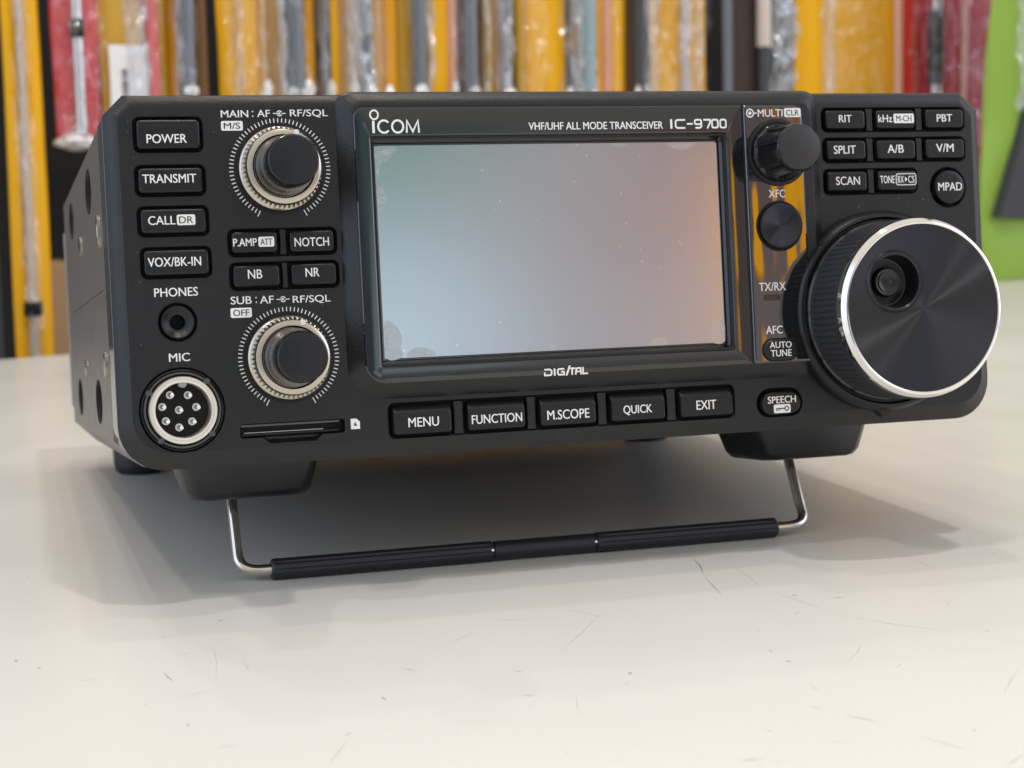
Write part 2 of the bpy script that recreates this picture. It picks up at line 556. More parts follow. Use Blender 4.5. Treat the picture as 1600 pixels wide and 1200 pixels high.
fo = fl.build('floor', mat('floor_vinyl', (.22, .20, .18), .5, var=.1, bscale=20))
fo['kind'] = 'structure'

# ------------------------------------------------------------------ the transceiver
TILT = R(6.4131)
radio = thing('transceiver', 'black radio transceiver with blank grey screen and many knobs, tilted up on its wire stand', 'radio', (0, 0, 0), (-TILT, 0, 0))

# --- front panel with real recesses
C_ = lambda s: [('c', s), ('c', s), ('r', 14), ('r', 14)]
def body_ring(y, dx, dt, db, ch=5.0, r=11.0):
    return outline(-3 + dx, 241 - dx, 0 + db, 92.6 - dt, y, [('c', ch), ('c', ch), ('r', r), ('r', r)], 9)
pb = RB()
edge = []
for i in range(11):
    a = R(90 * i / 10)
    y = 2.6 * (1 - math.sin(a))
    k = 1 - y / 2.6
    edge.append(body_ring(y, .15 + 3.25 * k if i else 0, 3.5 * (1 - math.cos(a)), .15 + 4.15 * k if i else 0, 5.0 - 1.4 * k, 11.0 - 2.4 * k))
pb.loft([body_ring(9, 1.2, 1.2, 1.2, 4.6, 10), body_ring(4.4, 1.2, 1.2, 1.2, 4.6, 10), body_ring(4.2, .1, .1, .1)] + edge)
cut = RB()
def recess(cx, cz, w, h, r, depth=3.2):
    cut.loft([rr(cx, cz, w + 1.0, h + 1.0, r + .5, -.6), rr(cx, cz, w + .7, h + .7, r + .35, 0), rr(cx, cz, w, h, r, .45), rr(cx, cz, w, h, r, depth)])
BTN = {'POWER': (12.5, 82.6, 15.3, 7.1), 'TRANSMIT': (12.5, 71.3, 15.6, 6.1), 'CALL': (12.7, 61.3, 15.8, 5.9), 'VOX/BK-IN': (12.9, 51.1, 15.7, 6.1),
       'P.AMP': (32.3, 55.5, 11.4, 5.3), 'NOTCH': (46.8, 55.4, 11.3, 5.3), 'NB': (32.4, 47.1, 11.6, 5.3), 'NR': (46.9, 47.1, 11.5, 5.3),
       'MENU': (73.0, 8.9, 15.7, 7.4), 'FUNCTION': (92.8, 8.9, 15.8, 7.4), 'M.SCOPE': (112.5, 8.9, 15.8, 7.4), 'QUICK': (132.2, 8.9, 15.7, 7.4), 'EXIT': (152.0, 8.9, 15.7, 7.4),
       'RIT': (197.5, 84.8, 12.1, 5.1), 'kHz': (213.1, 84.8, 12.0, 5.1), 'PBT': (228.6, 84.9, 12.0, 5.1),
       'SPLIT': (197.4, 76.4, 12.0, 5.3), 'A/B': (212.9, 76.4, 12.0, 5.3), 'V/M': (228.4, 76.5, 12.2, 5.3), 'SCAN': (197.3, 67.7, 12.1, 5.5), 'TONE': (212.8, 67.7, 12.0, 5.5)}
ROWS = [('POWER',), ('TRANSMIT',), ('CALL',), ('VOX/BK-IN',), ('P.AMP', 'NOTCH'), ('NB', 'NR'), ('MENU', 'FUNCTION', 'M.SCOPE', 'QUICK', 'EXIT'), ('RIT', 'kHz', 'PBT'), ('SPLIT', 'A/B', 'V/M'), ('SCAN', 'TONE')]
dividers = []
for row in ROWS:
    x0 = BTN[row[0]][0] - BTN[row[0]][2] / 2
    x1 = BTN[row[-1]][0] + BTN[row[-1]][2] / 2
    cz, h = sum(BTN[k][1] for k in row) / len(row), max(BTN[k][3] for k in row)
    recess((x0 + x1) / 2, cz, x1 - x0 + 1.2, h + 1.2, 1.4)
    for a, b in zip(row, row[1:]):
        xa, xb = BTN[a][0] + BTN[a][2] / 2, BTN[b][0] - BTN[b][2] / 2
        dividers.append(((xa + xb) / 2, cz, max(1.0, xb - xa - 1.6), h + 1.1))
recess(229.3, 65.6, 10.9, 10.9, 5.4)
recess(174.1, 7.6, 13.2, 7.6, 3.75)
recess(12.5, 36.4, 9.2, 9.2, 4.55, 5)
recess(12.5, 14.7, 20.6, 20.6, 10.25, 6)
# the card slot with its finger notch
cut.loft([rr(39.7, 8.5, 26.6, 3.6, .8, -.6), rr(39.7, 8.5, 26.4, 3.4, .7, 4)])
nb_ = RB()
nb_.loft([[(31.5, y, 7.2), (48.0, y, 7.2), (45.5, y, 5.2 + k), (34.0, y, 5.2 + k)] for y, k in ((-.6, -.3), (2.2, .9))])
panel_me = boolean(pb.mesh('p'), [cut.mesh('c'), nb_.mesh('c2')])
front = link('front_panel', panel_me, M['panel'], radio, 30)
fl_ = RB()
fl_.loft([body_ring(22, .1, .1, .1), body_ring(6.4, .1, .1, .1), body_ring(6.0, .5, .5, .5, 4.8, 10.6)])
fl_.build('side_flange', mat('flange_paint', (.05, .047, .045), .12, spec=.8), radio, 30)
# dark floor of the recesses
def floor_of(cx, cz, w, h, r):
    vb = RB()
    vb.loft([rr(cx, cz, w, h, r, 3.15), rr(cx, cz, w, h, r, 2.2)])
    vb.build('button_recess', M['void'], front)
for row in ROWS:
    x0 = BTN[row[0]][0] - BTN[row[0]][2] / 2
    x1 = BTN[row[-1]][0] + BTN[row[-1]][2] / 2
    cz, h = sum(BTN[k][1] for k in row) / len(row), max(BTN[k][3] for k in row)
    floor_of((x0 + x1) / 2, cz, x1 - x0 + 1.15, h + 1.15, 1.4)
floor_of(229.3, 65.6, 10.8, 10.8, 5.3)
floor_of(174.1, 7.6, 13.1, 7.5, 3.7)
for (x, z, w, h) in dividers:
    d = RB()
    d.loft([rr(x, z, w, h, .2, 3), rr(x, z, w, h, .2, .05), rr(x, z, w - .3, h - .2, .2, -.12)])
    d.build('divider', M['panel'], front)

# --- buttons and their lettering
TXT = [("POWER", 7.13, 16.88, 80.41, 82.60), ("TRANSMIT", 5.62, 18.71, 70.62, 72.80), ("CALL", 6.47, 13.10, 60.41, 62.57), ("VOX/BK-IN", 5.88, 18.84, 50.15, 52.40),
       ("P.AMP", 26.93, 32.84, 54.56, 56.50), ("NOTCH", 42.28, 51.05, 54.10, 56.32), ("NB", 30.19, 33.77, 46.46, 48.70), ("NR", 44.66, 48.21, 46.45, 48.67),
       ("MENU", 69.18, 77.28, 7.10, 9.50), ("FUNCTION", 86.02, 99.69, 6.90, 9.25), ("M.SCOPE", 106.59, 118.30, 6.80, 9.30), ("QUICK", 127.90, 136.09, 6.75, 9.40), ("EXIT", 148.88, 154.66, 7.1, 9.55),
       ("RIT", 195.39, 199.32, 84.08, 86.05), ("kHz", 207.57, 211.95, 83.98, 86.03), ("PBT", 225.99, 230.90, 84.01, 86.07), ("SPLIT", 193.39, 200.18, 75.35, 77.63), ("A/B", 210.03, 215.14, 75.39, 77.71),
       ("V/M", 225.37, 230.99, 75.48, 77.80), ("SCAN", 193.67, 201.03, 66.74, 69.04), ("TONE", 207.32, 211.88, 66.95, 69.08)]
TX = {t[0]: t[1:] for t in TXT}
BADGE = {'CALL': ('DR', 13.44, 17.95, 60.2, 62.8), 'P.AMP': ('ATT', 33.23, 37.2, 54.3, 56.8), 'kHz': ('M-CH', 212.37, 218.76, 83.68, 86.3)}
def badge(txt, x0, x1, z0, z1, y, parent, r=.45):
    b = RB()
    b.loft([rr((x0 + x1) / 2, (z0 + z1) / 2, x1 - x0, z1 - z0, r, y + .03), rr((x0 + x1) / 2, (z0 + z1) / 2, x1 - x0, z1 - z0, r, y)], cap0=False)
    o = b.build('badge', M['white'], parent)
    if txt:
        t = RB()
        mx, mz = (x1 - x0) * .12, (z1 - z0) * .18
        put_text(t, txt, x0 + mx, x1 - mx, z0 + mz, z1 - mz, y - .03)
        t.build('badge_lettering', M['ink'], parent, 0)
    return o
for k, (cx, cz, w, h) in BTN.items():
    b = RB()
    if k in ROWS[6]:      # the row under the screen: tops slope away
        def q(il, it, ib, y, r):
            return outline(cx - w / 2 + il, cx + w / 2 - il, cz - h / 2 + ib, cz + h / 2 - it, y, [('r', r)] * 4)
        b.loft([q(0, 0, 0, 2.1, .9), q(0, 0, 0, .1, .9), q(.15, .15, .1, -.25, .9), q(.3, 1.35, .25, -1.15, .75), q(.6, 1.75, .5, -1.3, .6)])
        yf = -1.3
    else:
        b.loft([rr(cx, cz, w, h, 1.0, 2.1), rr(cx, cz, w, h, 1.0, -.55), rr(cx, cz, w - .2, h - .2, .95, -.85), rr(cx, cz, w - .6, h - .6, .85, -1.05), rr(cx, cz, w - 1.2, h - 1.2, .7, -1.1)])
        yf = -1.1
    o = b.build('button', M['panel2'], radio)
    t = RB()
    x0, x1, z0, z1 = TX[k]
    put_text(t, k, x0, x1, z0, z1, yf - .04)
    t.build('lettering', M['white'], o, 0)
    if k in BADGE:
        badge(BADGE[k][0], *BADGE[k][1:], yf - .04, o)
    if k == 'POWER':
        s_ = RB()
        s_.loft([rr(11.4, 84.75, 10.8, .75, .2, -1.0), rr(11.4, 84.75, 10.8, .75, .2, -1.14)])
        s_.build('power_lamp', M['void'], o)
    if k == 'TONE':
        t = RB()
        x0, x1, z0, z1 = 212.35, 218.55, 66.45, 69.55
        stroke(t, [(p[0], p[2]) for p in rr((x0 + x1) / 2, (z0 + z1) / 2, x1 - x0, z1 - z0, .6, 0)], .25, yf - .04, closed=True)
        put_text(t, 'RX', x0 + .5, x0 + 2.4, z0 + .55, z1 - .6, yf - .045)
        put_text(t, 'CS', x1 - 2.5, x1 - .5, z0 + .55, z1 - .6, yf - .045)
        flat_poly(t, [(x0 + 2.75, z0 + .8), (x0 + 3.5, (z0 + z1) / 2), (x0 + 2.75, z1 - .8)], yf - .045)
        t.build('badge_lettering', M['white'], o, 0)
b = RB()
b.loft(lathe(229.3, 65.6, [(4.75, 2.1), (4.75, -.6), (4.6, -.9), (4.2, -1.05), (3.5, -1.1)], 64))
o = b.build('round_button', M['panel2'], radio)
t = RB()
put_text(t, 'MPAD', 225.5, 233.15, 64.55, 66.85, -1.14)
t.build('lettering', M['white'], o, 0)
b = RB()
b.loft([rr(174.1, 7.6, 11.8, 6.3, 3.1, 2.1), rr(174.1, 7.6, 11.8, 6.3, 3.1, -.6), rr(174.1, 7.6, 11.4, 5.9, 2.9, -1.0), rr(174.1, 7.6, 10.8, 5.3, 2.6, -1.1)])
o = b.build('oval_button', M['panel2'], radio)
t = RB()
put_text(t, 'SPEECH', 170.03, 178.48, 7.55, 9.45, -1.14)
t.build('lettering', M['white'], o, 0)
badge('', 171.73, 176.75, 4.85, 7.2, -1.14, o)
t = RB()
stroke(t, arc(175.6, 6.05, .55, .6, 0, 360, 20)[:-1], .3, -1.18, closed=True)
stroke(t, [(175.1, 6.05), (172.4, 6.05)], .3, -1.18)
stroke(t, [(172.6, 5.92), (172.6, 5.4)], .28, -1.18)
stroke(t, [(173.3, 5.92), (173.3, 5.5)], .28, -1.18)
t.build('key_symbol', M['ink'], o, 0)

# --- raised centre section, glossy bezel, screen
sec = RB()
def sring(y, l, r_, b_, t_, rt, rb):
    return outline(54.4 + l, 189.2 - r_, 14.6 + b_, 92.95 - t_, y, [('r', rt), ('r', rt), ('r', rb), ('r', rb)], 9)
sec.loft([sring(10, 0, 0, 0, 0, 4, 9), sring(.0, 0, 0, 0, 0, 4, 9), sring(-.5, .35, .35, .5, .08, 4, 9), sring(-1.4, 1.3, 1.3, 1.5, .45, 3.9, 8.5), sring(-2.2, 2.2, 2.2, 2.5, 1.0, 3.8, 8), sring(-2.9, 3.0, 3.0, 3.4, 1.9, 3.6, 7.5), sring(-3.3, 3.45, 3.4, 3.9, 2.8, 3.4, 7), sring(-3.5, 3.75, 3.7, 4.2, 3.5, 3.2, 6.7), sring(-3.55, 3.9, 3.8, 4.3, 3.9, 3.2, 6.6)])
lc = RB()
lc.loft([rr(111, 52, 96.6, 57, .6, -6), rr(111, 52, 96.6, 57, .6, 4)])
sec_me = boolean(sec.mesh('s'), [lc.mesh('c')])
link('centre_section', sec_me, M['panel'], radio, 30)
bz = RB()
def brg(y, i, w=0):
    return outline(58.2 + i, 164.7 - i, 18.7 + i, 88.4 - i, y, [('r', 2.6), ('r', .6), ('r', .6), ('r', 5.2)], 9)
def big(y, l, r_, b_, t_, q):
    return outline(l, r_, b_, t_, y, [('r', q), ('r', q), ('r', q), ('r', q)], 9)
bz.loft([brg(-3.4, 0), brg(-3.9, 0), brg(-4.12, .22), brg(-4.2, .6), big(-4.2, 62.0, 160.4, 22.3, 81.6, 1.0), big(-4.05, 62.3, 160.1, 22.6, 81.3, .9), big(-1.05, 63.5, 158.7, 24.5, 79.6, .3)], False, False)
bezel = bz.build('screen_bezel', M['gloss'], radio, 22)
sc_ = RB()
sc_.loft([big(-.6, 63.3, 158.9, 24.3, 79.8, .3), big(-1.0, 63.3, 158.9, 24.3, 79.8, .3)])
sc_.build('screen', M['gloss'], radio)
lf = RB()
lf.loft([rr(111.1, 52.0, 94.7, 54.6, .9, -1.01), rr(111.1, 52.0, 94.7, 54.6, .9, -1.15), rr(111.1, 52.0, 94.3, 54.2, .8, -1.22)], cap0=False)
film = lf.build('protective_film', M['lcd'], radio)
def blob(pts, y=-1.235):
    fb = RB()
    n = len(pts)
    out = []
    for i in range(n):        # Catmull-Rom outline
        p0, p1, p2, p3 = [Vector(pts[(i + k) % n]) for k in (-1, 0, 1, 2)]
        for u in (0, .25, .5, .75):
            out.append(tuple(.5 * ((2 * p1) + (p2 - p0) * u + (2 * p0 - 5 * p1 + 4 * p2 - p3) * u * u + (3 * p1 - p0 - 3 * p2 + p3) * u ** 3)))
    flat_poly(fb, out, y)
    fb.build('film_bubble', M['bubble'], film, 0)
blob([(64.2, 78.6), (69.5, 78.6), (67.6, 75.8), (65.2, 73.9), (64.3, 70.2), (64.1, 74)])
blob([(64.2, 69.0), (66.0, 67.4), (66.4, 65.2), (65.4, 63.4), (64.2, 62.2)])
blob([(64.3, 34.2), (67.0, 33.4), (68.6, 30.4), (68.2, 27.4), (68.6, 25.2), (64.3, 25.1)])
blob([(70.0, 25.15), (70.6, 26.6), (73.2, 27.4), (75.8, 26.8), (77.2, 25.15)])
blob([(107.2, 25.15), (108.0, 26.9), (109.6, 27.0), (110.7, 25.15)])
blob([(136.4, 25.15), (138.0, 27.0), (140.2, 27.0), (141.6, 25.15)])
blob([(158.0, 25.15), (154.2, 25.15), (154.0, 28.4), (155.8, 31.2), (158.0, 32.4)])
blob([(144.0, 78.9), (145.8, 77.4), (149.0, 77.0), (151.0, 77.8), (152.2, 78.9)])
blob([(127.8, 78.9), (129.4, 78.1), (131.4, 78.2), (132.6, 78.9)])
st = RB()
def stg(y, i):
    return outline(165.35 + i, 182.7 - i, 18.7 + i, 88.4 - i, y, [('r', .6), ('r', 3.0), ('r', .6), ('r', .6)], 9)
st.loft([stg(-3.4, 0), stg(-3.9, 0), stg(-4.12, .22), stg(-4.2, .6)])
def wavy_gloss():
    m = mat('wavy_piano_black', (.004, .0045, .005), .04, spec=1.0, ior=1.6, bump=.55, bscale=130, detail=1)
    n, l = m.node_tree.nodes, m.node_tree.links
    mp = n.new('ShaderNodeMapping')
    mp.inputs['Scale'].default_value = (1, 1, .28)
    l.new(n['Texture Coordinate'].outputs['Object'], mp.inputs['Vector'])
    l.new(mp.outputs[0], n['Noise Texture'].inputs['Vector'])
    return m
strip = st.build('glossy_control_strip', wavy_gloss(), radio, 30)
# lettering on the bezel
lg = RB()
stroke(lg, arc(63.57, 86.55, 1.03, 1.13, 0, 360, 32)[:-1], .42, -4.24, closed=True)
flat_poly(lg, [(62.95, 81.95), (63.60, 81.95), (63.60, 85.05), (62.95, 85.05)], -4.24)
stroke(lg, arc(66.0, 83.55, 1.50, 1.55, 40, 320, 30), .52, -4.24)
stroke(lg, arc(69.55, 83.55, 1.45, 1.55, 0, 360, 32)[:-1], .52, -4.24, closed=True)
stroke(lg, [(71.85, 81.95), (72.0, 85.0), (73.45, 82.2), (74.9, 85.0), (75.05, 81.95)], .50, -4.24)
lg.build('maker_emblem', M['white'], bezel, 0)
t = RB()
put_text(t, 'VHF/UHF ALL MODE TRANSCEIVER', 104.35, 141.80, 82.35, 84.30, -4.24, .035)
t.build('printed_lettering', M['white'], bezel, 0)
t = RB()
def sq(x0, x1, z0, z1, r=.45):
    return [(p[0], p[2]) for p in rr((x0 + x1) / 2, (z0 + z1) / 2, x1 - x0, z1 - z0, r, 0, 4)]
Z0, Z1, W = 82.50, 84.62, .46
zm = (Z0 + Z1) / 2
flat_poly(t, [(143.9, Z0 - .2), (144.5, Z0 - .2), (144.5, Z1 + .2), (143.9, Z1 + .2)], -4.24)
stroke(t, [(148.2, Z1), (145.9, Z1), (145.45, Z1 - .4), (145.45, Z0 + .4), (145.9, Z0), (148.2, Z0)], W, -4.24)
stroke(t, [(148.7, zm), (150.4, zm)], W, -4.24)
stroke(t, sq(150.95, 152.85, zm - .1, Z1), W, -4.24, closed=True)
stroke(t, [(152.85, zm), (152.85, Z0 + .4), (152.45, Z0), (151.1, Z0)], W, -4.245)
stroke(t, [(153.5, Z1), (155.4, Z1), (155.4, zm + .35), (154.55, Z0 - .2)], W, -4.24)
stroke(t, sq(155.95, 157.65, Z0, Z1), W, -4.24, closed=True)
stroke(t, sq(158.35, 160.0, Z0, Z1), W, -4.24, closed=True)
t.build('model_lettering', M['white'], bezel, 0)
t = RB()
Z0, Z1, W = 18.55, 20.05, .42
stroke(t, [(105.45, Z1), (107.0, Z1), (107.4, Z1 - .4), (107.4, Z0 + .3), (107.1, Z0), (105.5, Z0), (105.5, Z1 - .7)], W, -4.24)
flat_poly(t, [(108.0, Z0 - .2), (108.45, Z0 - .2), (108.45, Z1 + .2), (108.0, Z1 + .2)], -4.24)
stroke(t, [(110.9, Z1), (109.4, Z1), (109.1, Z1 - .3), (109.1, Z0 + .3), (109.4, Z0), (110.8, Z0), (110.8, Z0 + .75), (110.0, Z0 + .75)], W, -4.24)
flat_poly(t, [(111.2, Z0 - .3), (111.7, Z0 - .3), (112.75, Z1 + .75), (112.2, Z1 + .75)], -4.24)
stroke(t, [(112.6, Z1), (114.0, Z1)], W, -4.24)
stroke(t, [(113.1, Z1 - .2), (113.0, Z0 - .2)], W, -4.243)
stroke(t, [(114.0, Z0 - .2), (114.2, Z1 - .3), (114.5, Z1), (115.4, Z1), (115.5, Z0 - .2)], W, -4.246)
stroke(t, [(114.1, zm - zm + (Z0 + Z1) / 2 - .15), (115.4, (Z0 + Z1) / 2 - .15)], W * .8, -4.25)
stroke(t, [(116.1, Z1 + .2), (116.05, Z0), (117.4, Z0)], W, -4.24)
t.build('digital_emblem', M['white'], bezel, 0)
t = RB()
put_text(t, 'MULTI', 169.48, 176.83, 85.30, 87.30, -4.24)
stroke(t, arc(167.2, 86.3, 1.0, 1.05, 0, 360, 28)[:-1], .34, -4.24, closed=True)
flat_poly(t, arc(167.2, 86.3, .45, .48, 0, 345, 18), -4.24)
stroke(t, [(168.4, 86.3), (169.2, 86.3)], .3, -4.24)
put_text(t, 'XFC', 171.61, 176.56, 63.42, 65.55, -4.24)
put_text(t, 'TX/RX', 167.51, 175.49, 38.2, 40.5, -4.24)
put_text(t, 'AFC', 169.0, 173.94, 26.55, 28.7, -4.24)
t.build('printed_lettering', M['white'], strip, 0)
badge('CLR', 177.3, 182.3, 85.15, 87.6, -4.24, strip)
led = RB()
led.loft([rr(171.2, 36.4, 4.9, 1.7, .6, -4.1), rr(171.2, 36.4, 4.9, 1.7, .6, -4.22), rr(171.2, 36.4, 4.5, 1.4, .5, -4.3)])
led.build('indicator_window', M['smoke'], strip)
b = RB()
b.loft([rr(173.0, 22.2, 10.9, 6.4, 3.1, -4.1), rr(173.0, 22.2, 10.9, 6.4, 3.1, -4.22)], cap0=False)
b.build('button_gap', M['void'], strip)
b = RB()
b.loft([rr(173.0, 22.2, 10.1, 5.6, 2.75, -4.1), rr(173.0, 22.2, 10.1, 5.6, 2.75, -4.7), rr(173.0, 22.2, 9.7, 5.2, 2.55, -4.95), rr(173.0, 22.2, 9.0, 4.6, 2.2, -5.05)])
o = b.build('oval_button', M['panel2'], radio)
t = RB()
put_text(t, 'AUTO', 169.5, 176.0, 22.65, 24.35, -5.09)
put_text(t, 'TUNE', 169.7, 175.9, 20.35, 22.15, -5.09)
t.build('lettering', M['white'], o, 0)
b = RB()
b.loft(lathe(174.4, 55.7, [(6.9, -4.1), (6.9, -4.23), (6.5, -4.24)], 64))
b.build('button_gap', M['void'], strip)
b = RB()
b.loft(lathe(174.4, 55.7, [(6.2, -4.1), (6.2, -5.0), (6.0, -5.3), (5.7, -5.4), (5.5, -5.36), (.02, -5.0)], 96))
b.build('round_button', M['spun'], radio)

# --- printed words on the panel
def words(items):
    t = RB()
    for s_, x0, x1, z0, z1 in items:
        put_text(t, s_, x0, x1, z0, z1, -.04)
    return t
def concentric(t, x0, x1, z):
    c = (x0 + x1) / 2
    stroke(t, arc(c, z, .62, .62, 25, 155, 12), .26, -.04)
    stroke(t, arc(c, z, .62, .62, 205, 335, 12), .26, -.04)
    stroke(t, [(x0, z), (c - .3, z)], .22, -.04)
    stroke(t, [(c + .62, z), (x1, z)], .22, -.04)
    flat_poly(t, arc(c, z, .27, .27, 0, 330, 11), -.045)
t = words([('MAIN', 25.66, 32.5, 86.75, 88.5), ('AF', 34.69, 37.95, 86.8, 88.55), ('RF/SQL', 42.95, 52.6, 86.55, 88.6)])
for z in (87.0, 88.15): flat_poly(t, arc(33.6, z, .18, .18, 0, 330, 11), -.04)
concentric(t, 38.7, 41.9, 87.65)
t.build('printed_lettering', M['white'], front, 0)
badge('M/S', 25.59, 30.99, 83.45, 85.85, -.04, front)
t = words([('SUB', 25.74, 30.98, 40.25, 42.2), ('AF', 33.0, 36.5, 40.2, 42.1), ('RF/SQL', 41.28, 50.89, 39.75, 41.85)])
for z in (40.6, 41.75): flat_poly(t, arc(32.1, z, .18, .18, 0, 330, 11), -.04)
concentric(t, 37.2, 40.5, 41.1)
t.build('printed_lettering', M['white'], front, 0)
badge('OFF', 25.57, 30.85, 36.9, 39.35, -.04, front)
words([('PHONES', 7.14, 17.8, 42.78, 44.95)]).build('printed_lettering', M['white'], front, 0)
words([('MIC', 9.88, 15.01, 26.72, 28.78)]).build('printed_lettering', M['white'], front, 0)
t = RB()
flat_poly(t, [(54.5, 7.45), (56.85, 7.45), (56.85, 9.3), (56.0, 10.1), (54.5, 10.1)], -.04)
t.build('card_symbol', M['white'], front, 0)
t = RB()
flat_poly(t, [(55.2, 8.3), (56.1, 8.3), (55.65, 9.3)], -.07)
t.build('card_symbol', M['ink'], front, 0)

# --- volume knobs
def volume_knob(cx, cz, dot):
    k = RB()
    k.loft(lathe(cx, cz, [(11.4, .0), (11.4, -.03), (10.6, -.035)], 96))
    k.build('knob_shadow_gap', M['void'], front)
    t = RB()
    n = 67
    for i in range(n):
        a = R(-62 + 304 * i / (n - 1))
        r0, r1 = (11.7, 12.75)
        if i in (0, n - 1):
            r1 = 13.3
        d, e = (math.cos(a), math.sin(a)), (-math.sin(a) * .12, math.cos(a) * .12)
        flat_poly(t, [(cx + d[0] * r0 - e[0], cz + d[1] * r0 - e[1]), (cx + d[0] * r1 - e[0], cz + d[1] * r1 - e[1]), (cx + d[0] * r1 + e[0], cz + d[1] * r1 + e[1]), (cx + d[0] * r0 + e[0], cz + d[1] * r0 + e[1])], -.04)
    t.build('knob_scale', M['white'], front, 0)
    knob = RB()
    N = 104
    teeth = lambda j, i: (-1.15 if j % 2 else .14) if i in (5, 6, 7) else 0
    knob.loft(lathe(cx, cz, [(9.6, 0), (10.5, -.4), (10.6, -1.4), (10.45, -1.7), (10.0, -2.0), (10.05, -2.2), (10.1, -3.5), (10.05, -4.7), (9.5, -5.0), (9.45, -5.6), (9.2, -6.3), (8.6, -6.6), (7.9, -6.7), (7.6, -6.3), (7.5, -5.6)], N, mod=teeth))
    kn = knob.build('volume_knob', M['silver'], radio, 40)
    cap = RB()
    cap.loft(lathe(cx, cz, [(7.3, -5.4), (7.45, -6.8), (7.35, -8.4), (6.9, -10.2), (6.55, -13), (6.35, -19.0), (6.2, -19.7), (5.9, -20.1), (5.4, -20.2)], 96))
    c = cap.build('knob_cap', M['knobside'], kn, 30)
    d = RB()
    d.loft(lathe(cx, cz, [(5.85, -20.1), (5.8, -20.24), (5.6, -20.3), (.02, -20.3)], 96))
    d.build('knob_face', M['knobcap'], kn, 30)
    p = RB()
    a = R(dot)
    p.loft([rr(cx + 9.0 * math.cos(a), cz + 9.0 * math.sin(a), 1.3, 1.3, .4, -5.6), rr(cx + 9.0 * math.cos(a), cz + 9.0 * math.sin(a), 1.3, 1.3, .4, -6.75)])
    p.build('pointer_mark', M['white'], kn)
volume_knob(39.8, 73.7, 68)
volume_knob(39.6, 26.4, 72)

# --- multi knob
mk = RB()
mk.loft(lathe(174.8, 75.6, [(9.1, -4.1), (9.1, -4.6), (8.9, -5.0), (8.1, -5.1), (7.9, -4.9)], 96))
mko = mk.build('multi_knob', M['panel2'], radio)
mc = RB()
def flute(j, i):
    a = 2 * math.pi * j / 144
    g = math.cos(8 * a + .6)
    return (-.55 if g > .55 else 0) * (1 if 1 < i < 6 else .3)
mc.loft(lathe(174.6, 75.4, [(7.7, -4.9), (7.7, -6.0), (7.3, -6.6), (6.9, -8), (6.6, -12), (6.5, -16.5), (6.4, -17.4), (6.1, -17.9), (5.7, -18.0)], 144, mod=flute))
mc.build('knob_cap', M['knobside'], mko, 28)
d = RB()
d.loft(lathe(174.6, 75.4, [(5.95, -17.8), (5.9, -18.0), (5.7, -18.1), (.02, -18.12)], 96))
d.build('knob_face', mat('knob_face_matte', (.022, .020, .021), .45, bump=.2, bscale=2500), mko, 30)

# --- tuning dial
DX, DZ = 206.0, 31.5
dk = RB()
dk.loft(lathe(DX, DZ, [(27.9, 1), (27.8, -2.5), (27.4, -4.0), (26.6, -4.9), (25.9, -5.0), (25.6, -4.6), (25.3, -3.6)], 160))
dial = dk.build('tuning_dial', M['panel2'], radio)
gr = RB()
def knurl(j, i):
    return 0 if (i < 3 or i > 20) else (.28 if (j % 2 and i % 2) else -.25)
prof = [(24.2, -3.4), (24.4, -5.2), (24.35, -6.4)] + [(24.15, -6.8 - .70 * q) for q in range(19)] + [(24.0, -20.0), (23.9, -20.4)]
gr.loft(lathe(DX, DZ, prof, 180, mod=knurl), False, False)
gr.build('grip', M['rubber'], dial, 25)
gb_ = RB()
gb_.loft(lathe(DX, DZ, [(24.0, -4.4), (24.75, -4.6), (24.8, -5.4), (24.5, -6.0), (24.0, -6.1)], 120, mod=lambda j, i: -.3 if j % 10 == 0 else 0), False, False)
gb_.build('grip_base_ring', M['gunmetal'], dial, 25)
cr = RB()
cr.loft(lathe(DX, DZ, [(23.6, -20.00), (23.95, -20.20), (24.0, -22.00), (23.95, -22.70), (23.1, -24.05), (22.7, -24.15), (22.1, -23.80)], 192), False, False)
cr.build('chrome_ring', M['chrome'], dial, 25)
fd = RB()
fd.loft(lathe(DX, DZ, [(22.5, -15.00), (22.5, -23.85), (22.3, -24.00), (.3, -24.02)], 192))
hc = RB()
hc.loft(lathe(197.5, 38.8, [(7.6, -33), (7.6, -18.50)], 64))
face_me = boolean(fd.mesh('f'), [hc.mesh('h')])
link('dial_face', face_me, M['spun'], dial, 30)
hr = RB()
hr.loft(lathe(197.5, 38.8, [(7.55, -18.60), (8.1, -23.90), (8.25, -24.10), (8.0, -24.45), (7.5, -24.50), (7.1, -24.20), (6.9, -23.30), (6.7, -20.20), (6.3, -18.60), (4.6, -18.00), (4.2, -18.00)], 80), False, False)
hr.build('finger_hole_rim', M['knobside'], dial, 40)
dm = RB()
dm.loft(lathe(197.5, 38.8, [(4.1, -17.00), (3.9, -19.90), (3.6, -20.30), (3.2, -20.30), (2.8, -20.00), (2.0, -19.70), (.02, -19.60)], 64))
dm.build('finger_dimple', mat('dimple_gloss', (.008, .008, .010), .16), dial, 40)
br = RB()
br.loft([[(x, y, z) for x, z in ((200.5, 5.2), (206.5, 6.5), (206.0, 3.6), (204.8, 1.8))] for y in (.5, -3.4)])
br.build('brake_lever', M['knobside'], dial)

